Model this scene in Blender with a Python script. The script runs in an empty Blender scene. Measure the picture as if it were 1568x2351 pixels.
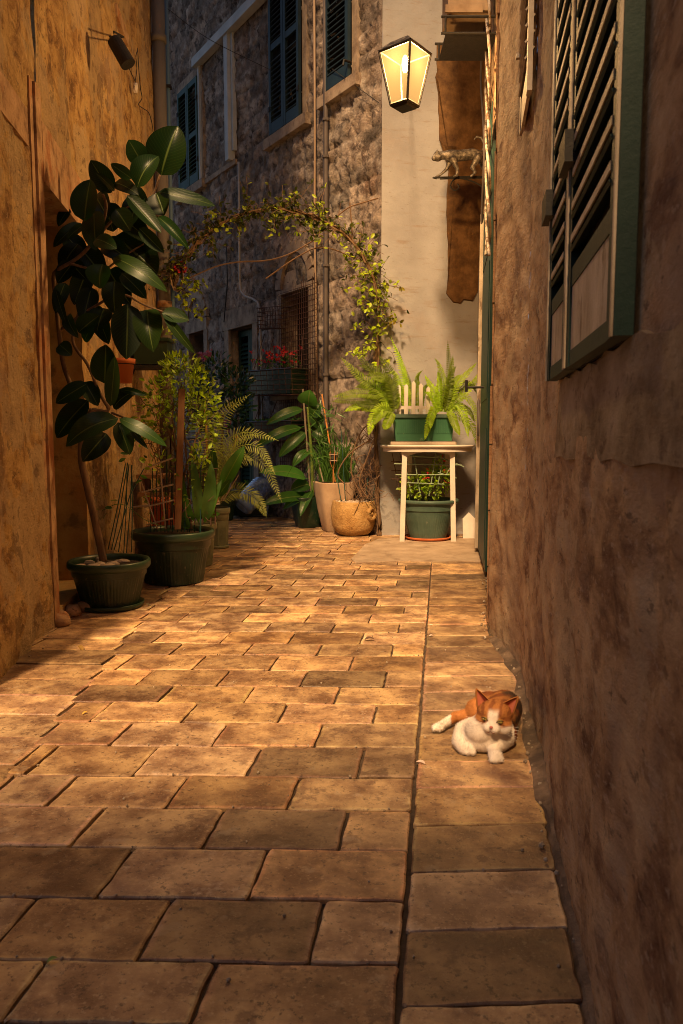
import bpy, math, random
from mathutils import Vector, noise, Matrix
R = random.Random(7)
SC = bpy.context.scene
COL = SC.collection
V = Vector

# ------------------------------------------------------------------ camera
CAM_H, PITCH, F = 0.95, math.atan(0.1), 1750.0
cam_d = bpy.data.cameras.new('camera'); cam = bpy.data.objects.new('camera', cam_d); COL.objects.link(cam)
cam.location = (0, 0, CAM_H); cam.rotation_euler = (math.pi/2 - PITCH, 0, 0)
cam_d.sensor_fit = 'HORIZONTAL'; cam_d.sensor_width = 24; cam_d.lens = F/1568*24
cam_d.clip_start = .05; cam_d.clip_end = 300
cam_d.dof.use_dof = True; cam_d.dof.focus_distance = 4.6; cam_d.dof.aperture_fstop = 10
SC.camera = cam

# ------------------------------------------------------------------ world and sun
SUN_DIR = V((.175, 1.0, -1.15)).normalized()          # the way the light travels
w = bpy.data.worlds.new('World'); SC.world = w; w.use_nodes = True
nt = w.node_tree
sky = nt.nodes.new('ShaderNodeTexSky'); sky.sky_type = 'NISHITA'; sky.sun_disc = False
sky.sun_elevation = math.asin(-SUN_DIR.z)
sky.sun_rotation = math.atan2(-SUN_DIR.x, -SUN_DIR.y)
nt.links.new(sky.outputs[0], nt.nodes['Background'].inputs[0])
nt.nodes['Background'].inputs[1].default_value = .066
sun_d = bpy.data.lights.new('sun', 'SUN'); sun_d.energy = 5.0; sun_d.angle = math.radians(5.0)
sun_d.color = (1, .62, .29)
sun = bpy.data.objects.new('sun', sun_d); COL.objects.link(sun)
sun.rotation_euler = SUN_DIR.to_track_quat('-Z', 'Y').to_euler(); sun.location = (-2, -8, 12)
SC.view_settings.view_transform = 'Standard'; SC.view_settings.look = 'None'
SC.view_settings.exposure = 0.38; SC.view_settings.gamma = 1
SC.cycles.use_denoising = True; SC.cycles.filter_width = .95
SC.cycles.max_bounces = 8; SC.cycles.diffuse_bounces = 4; SC.cycles.transparent_max_bounces = 12
SC.cycles.sample_clamp_indirect = 6
try: SC.cycles.use_adaptive_sampling = True
except Exception: pass

# ------------------------------------------------------------------ measuring on the photograph
CP, SP = math.cos(PITCH), math.sin(PITCH)
def ray(x, y):
    a, b = (x-784)/F, -(y-1175.5)/F
    return V((a, CP + b*SP, -SP + b*CP))
def P(x, y, d):
    r = ray(x, y); s = d/r.y
    return V((r.x*s, d, CAM_H + r.z*s))
def G(x, y):
    r = ray(x, y); s = -CAM_H/r.z
    return V((r.x*s, r.y*s, 0))
class Plane:
    """vertical wall plane: origin a, running to b, normal o towards the alley"""
    def __init__(s, a, b, side):
        s.a = V((a[0], a[1], 0)); d = V((b[0], b[1], 0)) - s.a; s.L = d.length; s.u = d/s.L
        s.n = V((s.u.y, -s.u.x, 0))*side
    def pt(s, t, z, o=0): return s.a + s.u*t + s.n*o + V((0, 0, z))
    def hit(s, x, y, o=0):
        r = ray(x, y); c = V((0, 0, CAM_H)); k = (s.a + s.n*o - c).dot(s.n)/r.dot(s.n)
        p = c + r*k
        return (p - s.a).dot(s.u), p.z

# ------------------------------------------------------------------ mesh builder
class MB:
    def __init__(s): s.v, s.f, s.c, s.uv, s.smooth = [], [], [], [], True
    def add(s, vs, fs, col=(1, 1, 1), uvs=None):
        b = len(s.v); s.v += [V(p) for p in vs]; s.f += [tuple(i+b for i in f) for f in fs]
        s.c += (list(col) if isinstance(col, list) else [col]*len(vs)); s.uv += uvs or [(0, 0)]*len(vs)
        return b
    def obox(s, c, ax, ay, az, col=(1, 1, 1), bev=0):
        c, ax, ay, az = V(c), V(ax), V(ay), V(az)
        vs = [c + ax*i + ay*j + az*k for i in (-1, 1) for j in (-1, 1) for k in (-1, 1)]
        s.add(vs, [(0, 1, 3, 2), (4, 6, 7, 5), (0, 4, 5, 1), (2, 3, 7, 6), (0, 2, 6, 4), (1, 5, 7, 3)], col)
    def box(s, x0, x1, y0, y1, z0, z1, col=(1, 1, 1)):
        s.obox(((x0+x1)/2, (y0+y1)/2, (z0+z1)/2), ((x1-x0)/2, 0, 0), (0, (y1-y0)/2, 0), (0, 0, (z1-z0)/2), col)
    def pbox(s, pl, t0, t1, z0, z1, o0, o1, col=(1, 1, 1)):
        s.obox(pl.pt((t0+t1)/2, (z0+z1)/2, (o0+o1)/2), pl.u*(t1-t0)/2, pl.n*(o1-o0)/2, V((0, 0, (z1-z0)/2)), col)
    def tube(s, pts, r, n=6, col=(1, 1, 1), cap=True):
        pts = [V(p) for p in pts]; m = len(pts)
        rs = r if isinstance(r, (list, tuple)) else [r]*m
        vs = []; ref = V((0, 0, 1)) if abs((pts[-1]-pts[0]).normalized().z) < .9 else V((1, 0, 0))
        for i, p in enumerate(pts):
            d = (pts[min(i+1, m-1)] - pts[max(i-1, 0)]).normalized()
            a = d.cross(ref)
            if a.length < 1e-4: a = d.cross(V((0, 1, .1)))
            a.normalize(); b = d.cross(a)
            vs += [p + (a*math.cos(2*math.pi*k/n) + b*math.sin(2*math.pi*k/n))*rs[i] for k in range(n)]
        fs = [(i*n+k, i*n+(k+1) % n, (i+1)*n+(k+1) % n, (i+1)*n+k) for i in range(m-1) for k in range(n)]
        if cap: fs += [tuple(range(n-1, -1, -1)), tuple(range((m-1)*n, m*n))]
        s.add(vs, fs, col)
    def lathe(s, prof, c, n=40, rib=0, ribn=0, sx=1, sy=1, ribz=(0, 9), col=(1, 1, 1)):
        c = V(c); vs = []
        for r, z in prof:
            for k in range(n):
                a = 2*math.pi*k/n; rr = r
                if rib and ribz[0] < z < ribz[1]: rr += rib*(1 if math.sin(a*ribn) > 0 else -1)
                vs.append(c + V((rr*sx*math.cos(a), rr*sy*math.sin(a), z)))
        m = len(prof)
        fs = [(i*n+k, i*n+(k+1) % n, (i+1)*n+(k+1) % n, (i+1)*n+k) for i in range(m-1) for k in range(n)]
        s.add(vs, fs, col)
    def leaf(s, base, tip, w, nrm=None, bend=.15, fold=.25, seg=8, col=(1, 1, 1), shape=1.0, rows=2):
        base, tip = V(base), V(tip); ax = tip-base; L = ax.length
        if L < 1e-5: return
        d = ax/L; nrm = V(nrm) if nrm is not None else V((0, -1, .4))
        side = d.cross(nrm)
        if side.length < .05: side = d.cross(V((.3, .2, 1)))
        side.normalize(); up = side.cross(d).normalized()
        vs, uv, fs = [], [], []; nc = 2*rows+1
        for i in range(seg+1):
            t = i/seg
            ww = w*.5*(math.sin(math.pi*min(1, t**(.85*shape)*.97+.03)))**.62 if 0 < i < seg else w*.015
            mid = base + ax*t - up*(bend*L*(2*t-1)**2 - bend*L)*1.0
            for j in range(-rows, rows+1):
                q = j/rows
                vs.append(mid + side*ww*q + up*(abs(q)**1.3*ww*fold)); uv.append((t, .5+.5*q))
        for i in range(seg):
            for j in range(nc-1):
                a = i*nc+j; fs.append((a, a+1, a+nc+1, a+nc))
        s.add(vs, fs, col, uv)
    def sleaf(s, base, d, L, w, col=(1, 1, 1), nrm=None):
        """small six-vertex folded leaf"""
        d = V(d).normalized(); nrm = V(nrm) if nrm is not None else V((R.uniform(-1, 1), R.uniform(-1, .2), R.uniform(.1, 1)))
        sd = d.cross(nrm)
        if sd.length < .05: sd = d.cross(V((.4, .1, 1)))
        sd.normalize(); up = sd.cross(d).normalized(); b = V(base)
        vs = [b, b+d*L*.33+sd*w*.45+up*w*.12, b+d*L*.72+sd*w*.38+up*w*.1, b+d*L-up*w*.15,
              b+d*L*.72-sd*w*.38+up*w*.1, b+d*L*.33-sd*w*.45+up*w*.12, b+d*L*.5]
        s.add(vs, [(0, 1, 6), (1, 2, 6), (2, 3, 6), (3, 4, 6), (4, 5, 6), (5, 0, 6)], col,
              [(0, .5), (.3, 1), (.7, 1), (1, .5), (.7, 0), (.3, 0), (.5, .5)])
    def ico(s, c, r, sub=1, col=(1, 1, 1), jit=0):
        n, m = 8*sub, 5*sub; r = V((r, r, r)) if not hasattr(r, '__len__') else V(r); c = V(c); vs = [c+V((0, 0, r.z))]
        for i in range(1, m):
            th = math.pi*i/m
            for k in range(n):
                ph = 2*math.pi*k/n; j = 1+R.uniform(-jit, jit)
                vs.append(c+V((r.x*math.sin(th)*math.cos(ph)*j, r.y*math.sin(th)*math.sin(ph)*j, r.z*math.cos(th)*j)))
        vs.append(c-V((0, 0, r.z))); fs = [(0, 1+k, 1+(k+1) % n) for k in range(n)]
        for i in range(m-2):
            for k in range(n): fs.append((1+i*n+k, 1+(i+1)*n+k, 1+(i+1)*n+(k+1) % n, 1+i*n+(k+1) % n))
        e = len(vs)-1; fs += [(e, 1+(m-2)*n+(k+1) % n, 1+(m-2)*n+k) for k in range(n)]
        s.add(vs, fs, col)

def wloc(o):
    l = V((0, 0, 0))
    while o is not None: l += o.location; o = o.parent
    return l
def tag(o, label=None, cat=None, group=None, kind=None):
    if label: o['label'] = label
    if cat: o['category'] = cat
    if group: o['group'] = group
    if kind: o['kind'] = kind
    return o
def thing(name, loc, label, cat, group=None):
    o = bpy.data.objects.new(name, None); COL.objects.link(o); o.location = loc; o.empty_display_size = .1
    return tag(o, label, cat, group)
def obj(name, mb, m, parent=None, smooth=False, loc=None, label=None, fixn=True):
    l = wloc(parent) if parent is not None else V((0, 0, 0))
    if loc is not None: l = l + (V(loc) - l)
    me = bpy.data.meshes.new(name); me.from_pydata([p-l for p in mb.v], [], mb.f)
    ca = me.color_attributes.new('Col', 'FLOAT_COLOR', 'POINT')
    ca.data.foreach_set('color', [x for c in mb.c for x in (c[0], c[1], c[2], 1)])
    uvl = me.uv_layers.new(name='UVMap'); vi = [0]*len(me.loops); me.loops.foreach_get('vertex_index', vi)
    uvl.data.foreach_set('uv', [x for i in vi for x in mb.uv[i]])
    me.update()
    if smooth: me.shade_smooth()
    me.materials.append(m)
    o = bpy.data.objects.new(name, me); COL.objects.link(o)
    if parent is not None: o.parent = parent
    if loc is not None: o.location = V(loc) - (wloc(parent) if parent is not None else V((0, 0, 0)))
    if label: o['label'] = label
    return o
def smooth_angle(o, deg=40):
    me = o.data; me.shade_smooth()
    try: me.set_sharp_from_angle(angle=math.radians(deg))
    except Exception: pass
    return o

# ------------------------------------------------------------------ materials
def mat(name, cols, scale=6, stretch=(1, 1, 1), rough=.8, bump=.0, bscale=30, bdist=.01, metal=0, col_attr=False,
        detail=8, island=0, dirt=None, spec=.4, rough_var=0, emit=None, distort=0, coat=0, bstretch=None, voro=None):
    m = bpy.data.materials.new(name); m.use_nodes = True; n = m.node_tree.nodes; l = m.node_tree.links
    b = n['Principled BSDF']; b.inputs['Roughness'].default_value = rough; b.inputs['Metallic'].default_value = metal
    b.inputs['Specular IOR Level'].default_value = spec
    if coat: b.inputs['Coat Weight'].default_value = coat; b.inputs['Coat Roughness'].default_value = .15
    tc = n.new('ShaderNodeTexCoord'); mp = n.new('ShaderNodeMapping'); mp.inputs['Scale'].default_value = stretch
    objv = tc.outputs['Object']
    if island:
        gi = n.new('ShaderNodeNewGeometry'); cx_ = n.new('ShaderNodeCombineXYZ'); mi = n.new('ShaderNodeMath'); mi.operation = 'MULTIPLY'; mi.inputs[1].default_value = 37
        l.new(gi.outputs['Random Per Island'], mi.inputs[0]); l.new(mi.outputs[0], cx_.inputs[2]); l.new(mi.outputs[0], cx_.inputs[0])
        av = n.new('ShaderNodeVectorMath'); av.operation = 'ADD'; l.new(objv, av.inputs[0]); l.new(cx_.outputs[0], av.inputs[1]); objv = av.outputs[0]
    l.new(objv, mp.inputs[0])
    src = None
    if cols and not isinstance(cols[0], tuple): cols = [(0, tuple(cols)), (1, tuple(cols))]
    nz = n.new('ShaderNodeTexNoise'); nz.inputs['Scale'].default_value = scale; nz.inputs['Detail'].default_value = detail
    nz.inputs['Roughness'].default_value = .62; nz.inputs['Distortion'].default_value = distort
    l.new(mp.outputs[0], nz.inputs['Vector'])
    rp = n.new('ShaderNodeValToRGB'); l.new(nz.outputs['Fac'], rp.inputs[0])
    e = rp.color_ramp.elements
    while len(e) < len(cols): e.new(.5)
    for i, (p, c) in enumerate(cols): e[i].position = p; e[i].color = (*c, 1)
    src = rp.outputs[0]
    def mix(kind, fac, a, bb):
        x = n.new('ShaderNodeMix'); x.data_type = 'RGBA'; x.blend_type = kind
        if isinstance(fac, (int, float)): x.inputs[0].default_value = fac
        else: l.new(fac, x.inputs[0])
        if isinstance(a, tuple): x.inputs[6].default_value = (*a, 1)
        else: l.new(a, x.inputs[6])
        if isinstance(bb, tuple): x.inputs[7].default_value = (*bb, 1)
        else: l.new(bb, x.inputs[7])
        return x.outputs[2]
    if dirt:                       # list of (scale, stretch, lo, hi, colour, strength)
        for (ds, dst, lo, hi, dc, st) in dirt:
            m2 = n.new('ShaderNodeMapping'); m2.inputs['Scale'].default_value = dst; l.new(objv, m2.inputs[0])
            m2.inputs['Location'].default_value = (ds*1.7, 3.1*st, ds*.3)
            z = n.new('ShaderNodeTexNoise'); z.inputs['Scale'].default_value = ds; z.inputs['Detail'].default_value = 7
            z.inputs['Roughness'].default_value = .66
            l.new(m2.outputs[0], z.inputs['Vector'])
            mr = n.new('ShaderNodeMapRange'); mr.inputs[1].default_value = lo; mr.inputs[2].default_value = hi
            mr.inputs[4].default_value = st; l.new(z.outputs['Fac'], mr.inputs[0])
            src = mix('MIX', mr.outputs[0], src, dc)
    if island:
        g = n.new('ShaderNodeNewGeometry'); r2 = n.new('ShaderNodeValToRGB'); l.new(g.outputs['Random Per Island'], r2.inputs[0])
        r2.color_ramp.elements[0].color = (1-island, 1-island*1.05, 1-island*1.1, 1); r2.color_ramp.elements[1].color = (1+island*.6, 1+island*.55, 1+island*.45, 1)
        src = mix('MULTIPLY', 1.0, src, r2.outputs[0])
    if col_attr:
        at = n.new('ShaderNodeAttribute'); at.attribute_name = 'Col'; src = mix('MULTIPLY', 1.0, src, at.outputs['Color'])
    l.new(src, b.inputs['Base Color'])
    if rough_var:
        mr = n.new('ShaderNodeMapRange'); mr.inputs[3].default_value = rough-rough_var; mr.inputs[4].default_value = rough+rough_var
        mr.inputs[1].default_value = .3; mr.inputs[2].default_value = .7
        l.new(nz.outputs['Fac'], mr.inputs[0]); l.new(mr.outputs[0], b.inputs['Roughness'])
    if bump:
        z = n.new('ShaderNodeTexNoise'); z.inputs['Scale'].default_value = bscale; z.inputs['Detail'].default_value = 12
        z.inputs['Roughness'].default_value = .72
        m3 = n.new('ShaderNodeMapping'); m3.inputs['Scale'].default_value = bstretch or stretch; l.new(objv, m3.inputs[0])
        l.new(m3.outputs[0], z.inputs['Vector'])
        bp = n.new('ShaderNodeBump'); bp.inputs['Strength'].default_value = bump; bp.inputs['Distance'].default_value = bdist
        l.new(z.outputs['Fac'], bp.inputs['Height']); l.new(bp.outputs[0], b.inputs['Normal'])
    if emit: b.inputs['Emission Color'].default_value = (*emit[:3], 1); b.inputs['Emission Strength'].default_value = emit[3]
    return m
def leafmat(name, col, trans=.35, rough=.45, vein=None, var=.3, spec=.5, tcol=None):
    m = bpy.data.materials.new(name); m.use_nodes = True; n = m.node_tree.nodes; l = m.node_tree.links
    b = n['Principled BSDF']; b.inputs['Roughness'].default_value = rough; b.inputs['Specular IOR Level'].default_value = spec
    at = n.new('ShaderNodeAttribute'); at.attribute_name = 'Col'
    tc = n.new('ShaderNodeTexCoord')
    z = n.new('ShaderNodeTexNoise'); z.inputs['Scale'].default_value = 14; l.new(tc.outputs['Object'], z.inputs['Vector'])
    mr = n.new('ShaderNodeMapRange'); mr.inputs[3].default_value = 1-var; mr.inputs[4].default_value = 1+var; l.new(z.outputs['Fac'], mr.inputs[0])
    x = n.new('ShaderNodeMix'); x.data_type = 'RGBA'; x.blend_type = 'MULTIPLY'; x.inputs[0].default_value = 1
    x.inputs[6].default_value = (*col, 1); l.new(at.outputs['Color'], x.inputs[7])
    y = n.new('ShaderNodeVectorMath'); y.operation = 'SCALE'; l.new(x.outputs[2], y.inputs[0]); l.new(mr.outputs[0], y.inputs['Scale'])
    out = y.outputs[0]
    if vein:
        uv = n.new('ShaderNodeSeparateXYZ'); l.new(tc.outputs['UV'], uv.inputs[0])
        a = n.new('ShaderNodeMath'); a.operation = 'SUBTRACT'; a.inputs[1].default_value = .5; l.new(uv.outputs[1], a.inputs[0])
        ab = n.new('ShaderNodeMath'); ab.operation = 'ABSOLUTE'; l.new(a.outputs[0], ab.inputs[0])
        r1 = n.new('ShaderNodeMapRange'); r1.inputs[1].default_value = .012; r1.inputs[2].default_value = .035; r1.inputs[3].default_value = .9; r1.inputs[4].default_value = 0
        l.new(ab.outputs[0], r1.inputs[0])
        # side veins
        s1 = n.new('ShaderNodeMath'); s1.operation = 'MULTIPLY_ADD'; s1.inputs[1].default_value = -.55; l.new(ab.outputs[0], s1.inputs[0]); l.new(uv.outputs[0], s1.inputs[2])
        s2 = n.new('ShaderNodeMath'); s2.operation = 'MULTIPLY'; s2.inputs[1].default_value = 95; l.new(s1.outputs[0], s2.inputs[0])
        s3 = n.new('ShaderNodeMath'); s3.operation = 'SINE'; l.new(s2.outputs[0], s3.inputs[0])
        r2 = n.new('ShaderNodeMapRange'); r2.inputs[1].default_value = .75; r2.inputs[2].default_value = 1; r2.inputs[4].default_value = .13; l.new(s3.outputs[0], r2.inputs[0])
        mx = n.new('ShaderNodeMath'); mx.operation = 'MAXIMUM'; l.new(r1.outputs[0], mx.inputs[0]); l.new(r2.outputs[0], mx.inputs[1])
        x2 = n.new('ShaderNodeMix'); x2.data_type = 'RGBA'; l.new(mx.outputs[0], x2.inputs[0]); l.new(out, x2.inputs[6]); x2.inputs[7].default_value = (*vein, 1)
        out = x2.outputs[2]
        bp = n.new('ShaderNodeBump'); bp.inputs['Strength'].default_value = .35; bp.inputs['Distance'].default_value = .004
        l.new(mx.outputs[0], bp.inputs['Height']); l.new(bp.outputs[0], b.inputs['Normal'])
    l.new(out, b.inputs['Base Color'])
    tr = n.new('ShaderNodeBsdfTranslucent'); 
    t2 = n.new('ShaderNodeVectorMath'); t2.operation = 'MULTIPLY'; l.new(out, t2.inputs[0]); t2.inputs[1].default_value = tcol or (2.2, 2.4, .9)
    l.new(t2.outputs[0], tr.inputs[0])
    mxs = n.new('ShaderNodeMixShader'); mxs.inputs[0].default_value = trans
    l.new(b.outputs[0], mxs.inputs[1]); l.new(tr.outputs[0], mxs.inputs[2]); l.new(mxs.outputs[0], n['Material Output'].inputs[0])
    return m

STONE_PAVE = mat('paving_limestone', [(.36, (.20, .11, .065)), (.48, (.38, .24, .135)), (.62, (.62, .43, .23))], scale=8, rough=.42, bump=.6, bscale=42, bdist=.006,
                 island=.36, col_attr=True, rough_var=.12,
                 dirt=[(11, (1, 1, 1), .56, .63, (.15, .08, .058), .6), (70, (1, 1, 1), .57, .64, (.08, .05, .038), .7), (110, (1, 1, 1), .58, .64, (.68, .52, .34), .4), (3, (1, 1, 1), .54, .66, (.17, .10, .08), .5), (30, (.25, 1, 1), .60, .72, (.15, .095, .07), .5), (14, (1, 1, 1), .6, .66, (.62, .50, .36), .35)])
JOINT = mat('joint_dirt', [(.3, (.04, .027, .02)), (.7, (.12, .085, .06))], scale=30, rough=.95, bump=.5, bscale=120)
CEMENT = mat('cement_fillet', [(.35, (.10, .068, .048)), (.65, (.26, .185, .13))], scale=16, rough=.9, bump=.8, bscale=60, dirt=[(8, (1, 1, 1), .5, .6, (.09, .065, .05), .8)])
PLASTER_L = mat('ochre_eroded_plaster', [(.34, (.24, .125, .05)), (.42, (.48, .27, .10)), (.52, (.68, .43, .165)), (.66, (.80, .56, .25))], scale=8, stretch=(1, 1, 1.1), rough=.92,
                bump=1.0, bscale=14, bdist=.08, bstretch=(1, 1, 1.1), distort=.5,
                dirt=[(2.2, (1, 1, .9), .515, .53, (.60, .46, .29), .55), (1.4, (1, 1, .8), .57, .585, (.20, .10, .045), .55), (6.5, (1, 1, 1.0), .58, .62, (.13, .065, .035), .55), (26, (1, 1, 1.5), .60, .66, (.10, .05, .03), .6), (1.3, (1, 1, .8), .52, .64, (.55, .38, .27), .55), (30, (1, 1, 1.8), .56, .63, (.75, .52, .27), .6)])
SMOOTH_L = mat('ochre_smooth_render', [(.35, (.34, .20, .07)), (.6, (.52, .36, .15)), (.8, (.58, .42, .22))], scale=3.5, rough=.9, bump=.5, bscale=30,
               dirt=[(4, (1, 1, .7), .52, .66, (.45, .21, .05), .7), (7, (1, 1, 1), .56, .66, (.13, .10, .05), .7)])
TRIM_L = mat('worn_stone_trim', [(.35, (.22, .12, .06)), (.5, (.42, .26, .14)), (.65, (.52, .34, .20))], scale=9, stretch=(1, 1, 1), rough=.85, bump=.8, bscale=30, bdist=.015,
             dirt=[(5, (1, 1, .7), .53, .62, (.36, .12, .03), .6), (20, (1, 1, 1), .6, .68, (.09, .05, .03), .7)])
PLASTER_R = mat('brown_weathered_plaster', [(.34, (.20, .09, .05)), (.43, (.48, .28, .155)), (.53, (.70, .46, .27)), (.66, (.84, .62, .40))], scale=4.5, stretch=(1, 1, 2.0), rough=.9,
                bump=1.0, bscale=10, bdist=.07, bstretch=(1, 1, 2.4), distort=.4,
                dirt=[(2.4, (1, 1, 1.2), .53, .545, (.74, .56, .36), .6), (6, (1, 1, 1.6), .56, .61, (.22, .09, .05), .5), (19, (1, 1, 2.4), .60, .65, (.12, .055, .035), .6), (1.6, (1, 1, 1.2), .52, .64, (.46, .33, .25), .5), (30, (1, 1, 2.5), .57, .63, (.74, .56, .42), .55)])
PATCH_R = mat('grey_plaster_patch', [(.35, (.22, .14, .085)), (.5, (.44, .32, .21)), (.66, (.62, .48, .34))], scale=5, stretch=(1, 1, 1.8), rough=.9, bump=1, bscale=12, bdist=.06, bstretch=(1, 1, 2),
              dirt=[(14, (1, 1, 1.8), .56, .65, (.14, .07, .045), .75)])
STONE_F = mat('rough_facade_stone', [(.33, (.15, .12, .105)), (.5, (.34, .28, .245)), (.66, (.54, .46, .40))], scale=9, rough=.93, bump=1.0, bscale=20, bdist=.06, col_attr=True,
              dirt=[(8, (1, 1, 1), .53, .62, (.05, .036, .032), .8), (2, (1, 1, 1), .54, .68, (.20, .11, .07), .5), (30, (1, 1, 1), .58, .66, (.50, .41, .34), .4)])
TRIM_F = mat('dressed_stone', [(.35, (.21, .155, .12)), (.6, (.38, .30, .23))], scale=7, rough=.85, bump=.7, bscale=50, bdist=.01, dirt=[(9, (1, 1, .6), .56, .66, (.10, .07, .055), .7)])
WHITE_W = mat('white_limewash', [(.3, (.26, .25, .255)), (.55, (.32, .315, .32)), (.8, (.37, .365, .37))], scale=1.6, rough=.85, bump=.35, bscale=22, bdist=.012,
              dirt=[(9, (.4, .4, 2.5), .56, .66, (.24, .17, .12), .45), (1.1, (1, 1, 1), .55, .75, (.32, .23, .17), .5), (30, (.6, 1, 2), .62, .7, (.16, .10, .07), .5)])
SHADOW_BROWN = mat('painted_shadow_brown', [(.35, (.07, .032, .012)), (.5, (.13, .065, .022)), (.65, (.20, .105, .04))], scale=8, rough=.9, bump=.4, bscale=50)  # brown for the shadow column painted on the white wall
BLOCKER_WALL = mat('blocker_render', [(.3, (.22, .15, .10)), (.7, (.32, .22, .15))], scale=2, rough=.9, bump=.3, bscale=20)
SHUT_BLUE = mat('blue_green_paint', [(.3, (.006, .018, .030)), (.7, (.012, .032, .048))], scale=9, rough=.55, bump=.15, bscale=80)
SHUT_GREEN = mat('dark_green_paint', [(.3, (.007, .032, .025)), (.7, (.015, .060, .044))], scale=9, rough=.5, bump=.15, bscale=60)
SHUT_R = mat('weathered_green_paint', [(.3, (.006, .022, .021)), (.7, (.016, .042, .036))], scale=7, rough=.6, bump=.2, bscale=60, spec=.3)
SHUT_PALE = mat('pale_worn_paint', [(.35, (.26, .20, .14)), (.65, (.50, .42, .33))], scale=9, stretch=(1, 1, .5), rough=.6, bump=.4, bscale=60, dirt=[(14, (1, 1, .5), .56, .66, (.12, .07, .04), .8)])
PAINT_PALE = mat('pale_blue_white_paint', [(.3, (.36, .40, .44)), (.7, (.50, .54, .58))], scale=6, rough=.6, bump=.15, bscale=50)
DARK = mat('dark_room', (.008, .006, .005), rough=1)
IRON = mat('black_iron', [(.3, (.009, .008, .007)), (.7, (.024, .02, .017))], scale=30, rough=.6, metal=.2, bump=.3, bscale=90)
RUSTIRON = mat('rusty_wire', [(.3, (.05, .03, .025)), (.7, (.13, .06, .04))], scale=40, rough=.8, metal=.2)
BRONZE = mat('aged_bronze', [(.35, (.05, .042, .035)), (.52, (.16, .14, .12)), (.68, (.40, .36, .31))], scale=34, rough=.5, metal=.5, bump=.5, bscale=60)
PIPE_G = mat('grey_pipe', [(.3, (.10, .09, .08)), (.7, (.20, .175, .15))], scale=5, stretch=(1, 1, .3), rough=.7, bump=.1, bscale=40, dirt=[(4, (1, 1, .4), .62, .7, (.36, .14, .04), .7)])
PIPE_D = mat('dark_downpipe', [(.3, (.06, .05, .05)), (.7, (.11, .09, .085))], scale=6, rough=.6)
PIPE_B = mat('blue_painted_pipe', (.09, .16, .24), rough=.55)
CONDUIT = mat('pale_conduit', (.36, .34, .33), rough=.55)
CABLE = mat('black_cable', (.012, .010, .009), rough=.6)
PVCW = mat('tan_corrugated_hose', (.34, .24, .16), rough=.6)
POT_GREEN = mat('dark_green_plastic', [(.3, (.006, .020, .011)), (.7, (.012, .034, .018))], scale=8, rough=.36, spec=.5, bump=.08, bscale=60, dirt=[(7, (1, 1, .6), .54, .70, (.10, .08, .055), .5), (45, (1, 1, .6), .62, .66, (.20, .17, .12), .5)])
POT_RIM = mat('dark_green_plastic_rim', [(.3, (.015, .036, .019)), (.7, (.026, .055, .028))], scale=8, rough=.38, spec=.5)
POT_OLIVE = mat('faded_olive_plastic', [(.3, (.11, .12, .075)), (.7, (.18, .19, .12))], scale=8, rough=.45, dirt=[(9, (1, 1, .5), .58, .7, (.07, .06, .04), .5)])
POT_TEAL = mat('grey_green_plastic', [(.3, (.045, .085, .065)), (.7, (.08, .13, .10))], scale=8, rough=.45, dirt=[(12, (1, 1, .3), .63, .68, (.28, .28, .22), .6), (5, (1, 1, 1), .55, .75, (.13, .13, .09), .5)])
POT_BRIGHT = mat('mid_green_plastic', [(.3, (.025, .10, .055)), (.7, (.04, .14, .07))], scale=6, rough=.5, dirt=[(10, (1, 1, 1), .62, .7, (.3, .33, .24), .5)])
TERRA = mat('terracotta', [(.3, (.42, .10, .03)), (.7, (.56, .16, .05))], scale=8, rough=.75)
SOIL = mat('potting_soil', [(.3, (.03, .02, .014)), (.7, (.09, .06, .04))], scale=40, rough=1, bump=1, bscale=90)
PEBBLE = mat('pale_pebbles', [(.3, (.36, .27, .2)), (.7, (.6, .5, .4))], scale=14, rough=.7, island=.2, bump=.2)
PLANTER_T = mat('tan_cast_stone', [(.3, (.34, .23, .15)), (.7, (.48, .35, .24))], scale=6, rough=.85, bump=.4, bscale=50, dirt=[(5, (1, 1, .5), .6, .75, (.2, .14, .09), .4)])
STONE_POT = mat('carved_yellow_stone', [(.25, (.20, .10, .03)), (.5, (.42, .25, .09)), (.75, (.56, .37, .16))], scale=7, rough=.9, bump=1, bscale=32, bdist=.02, dirt=[(20, (1, 1, 1), .6, .7, (.14, .08, .035), .6)])
BARK = mat('brown_bark', [(.3, (.10, .06, .035)), (.7, (.24, .15, .085))], scale=30, stretch=(1, 1, .3), rough=.9, bump=.5, bscale=70)
STEMG = mat('green_stem', [(.3, (.09, .13, .02)), (.7, (.18, .24, .04))], scale=20, rough=.6)
TWIG = mat('dry_twigs', (.16, .095, .055), rough=.9)
WOOD = mat('stake_wood', [(.3, (.16, .075, .03)), (.7, (.30, .15, .065))], scale=10, stretch=(1, 1, .15), rough=.8, bump=.3, bscale=50)
BAMBOO = mat('orange_cane', [(.3, (.42, .16, .04)), (.7, (.55, .25, .08))], scale=10, stretch=(1, 1, .3), rough=.6)
GREYWOOD = mat('grey_cane', (.24, .19, .14), rough=.8)
STAKE_G = mat('green_coated_wire', (.012, .06, .05), rough=.45)
TRELLIS_P = mat('pale_trellis_plastic', (.45, .36, .26), rough=.6)
TRELLIS_G = mat('pale_green_trellis', (.22, .30, .20), rough=.6)
WHITE_PL = mat('white_garden_plastic', [(.3, (.55, .50, .45)), (.7, (.68, .63, .57))], scale=8, rough=.5, dirt=[(7, (1, 1, 1), .6, .75, (.36, .26, .18), .5)])
L_RUBBER = leafmat('rubber_leaf', (.007, .026, .006), trans=.08, rough=.34, vein=(.09, .13, .035), spec=.22, tcol=(1.5, 2.2, .6))
L_BRIGHT = leafmat('bright_leaf', (.18, .27, .022), trans=.45)
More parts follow.
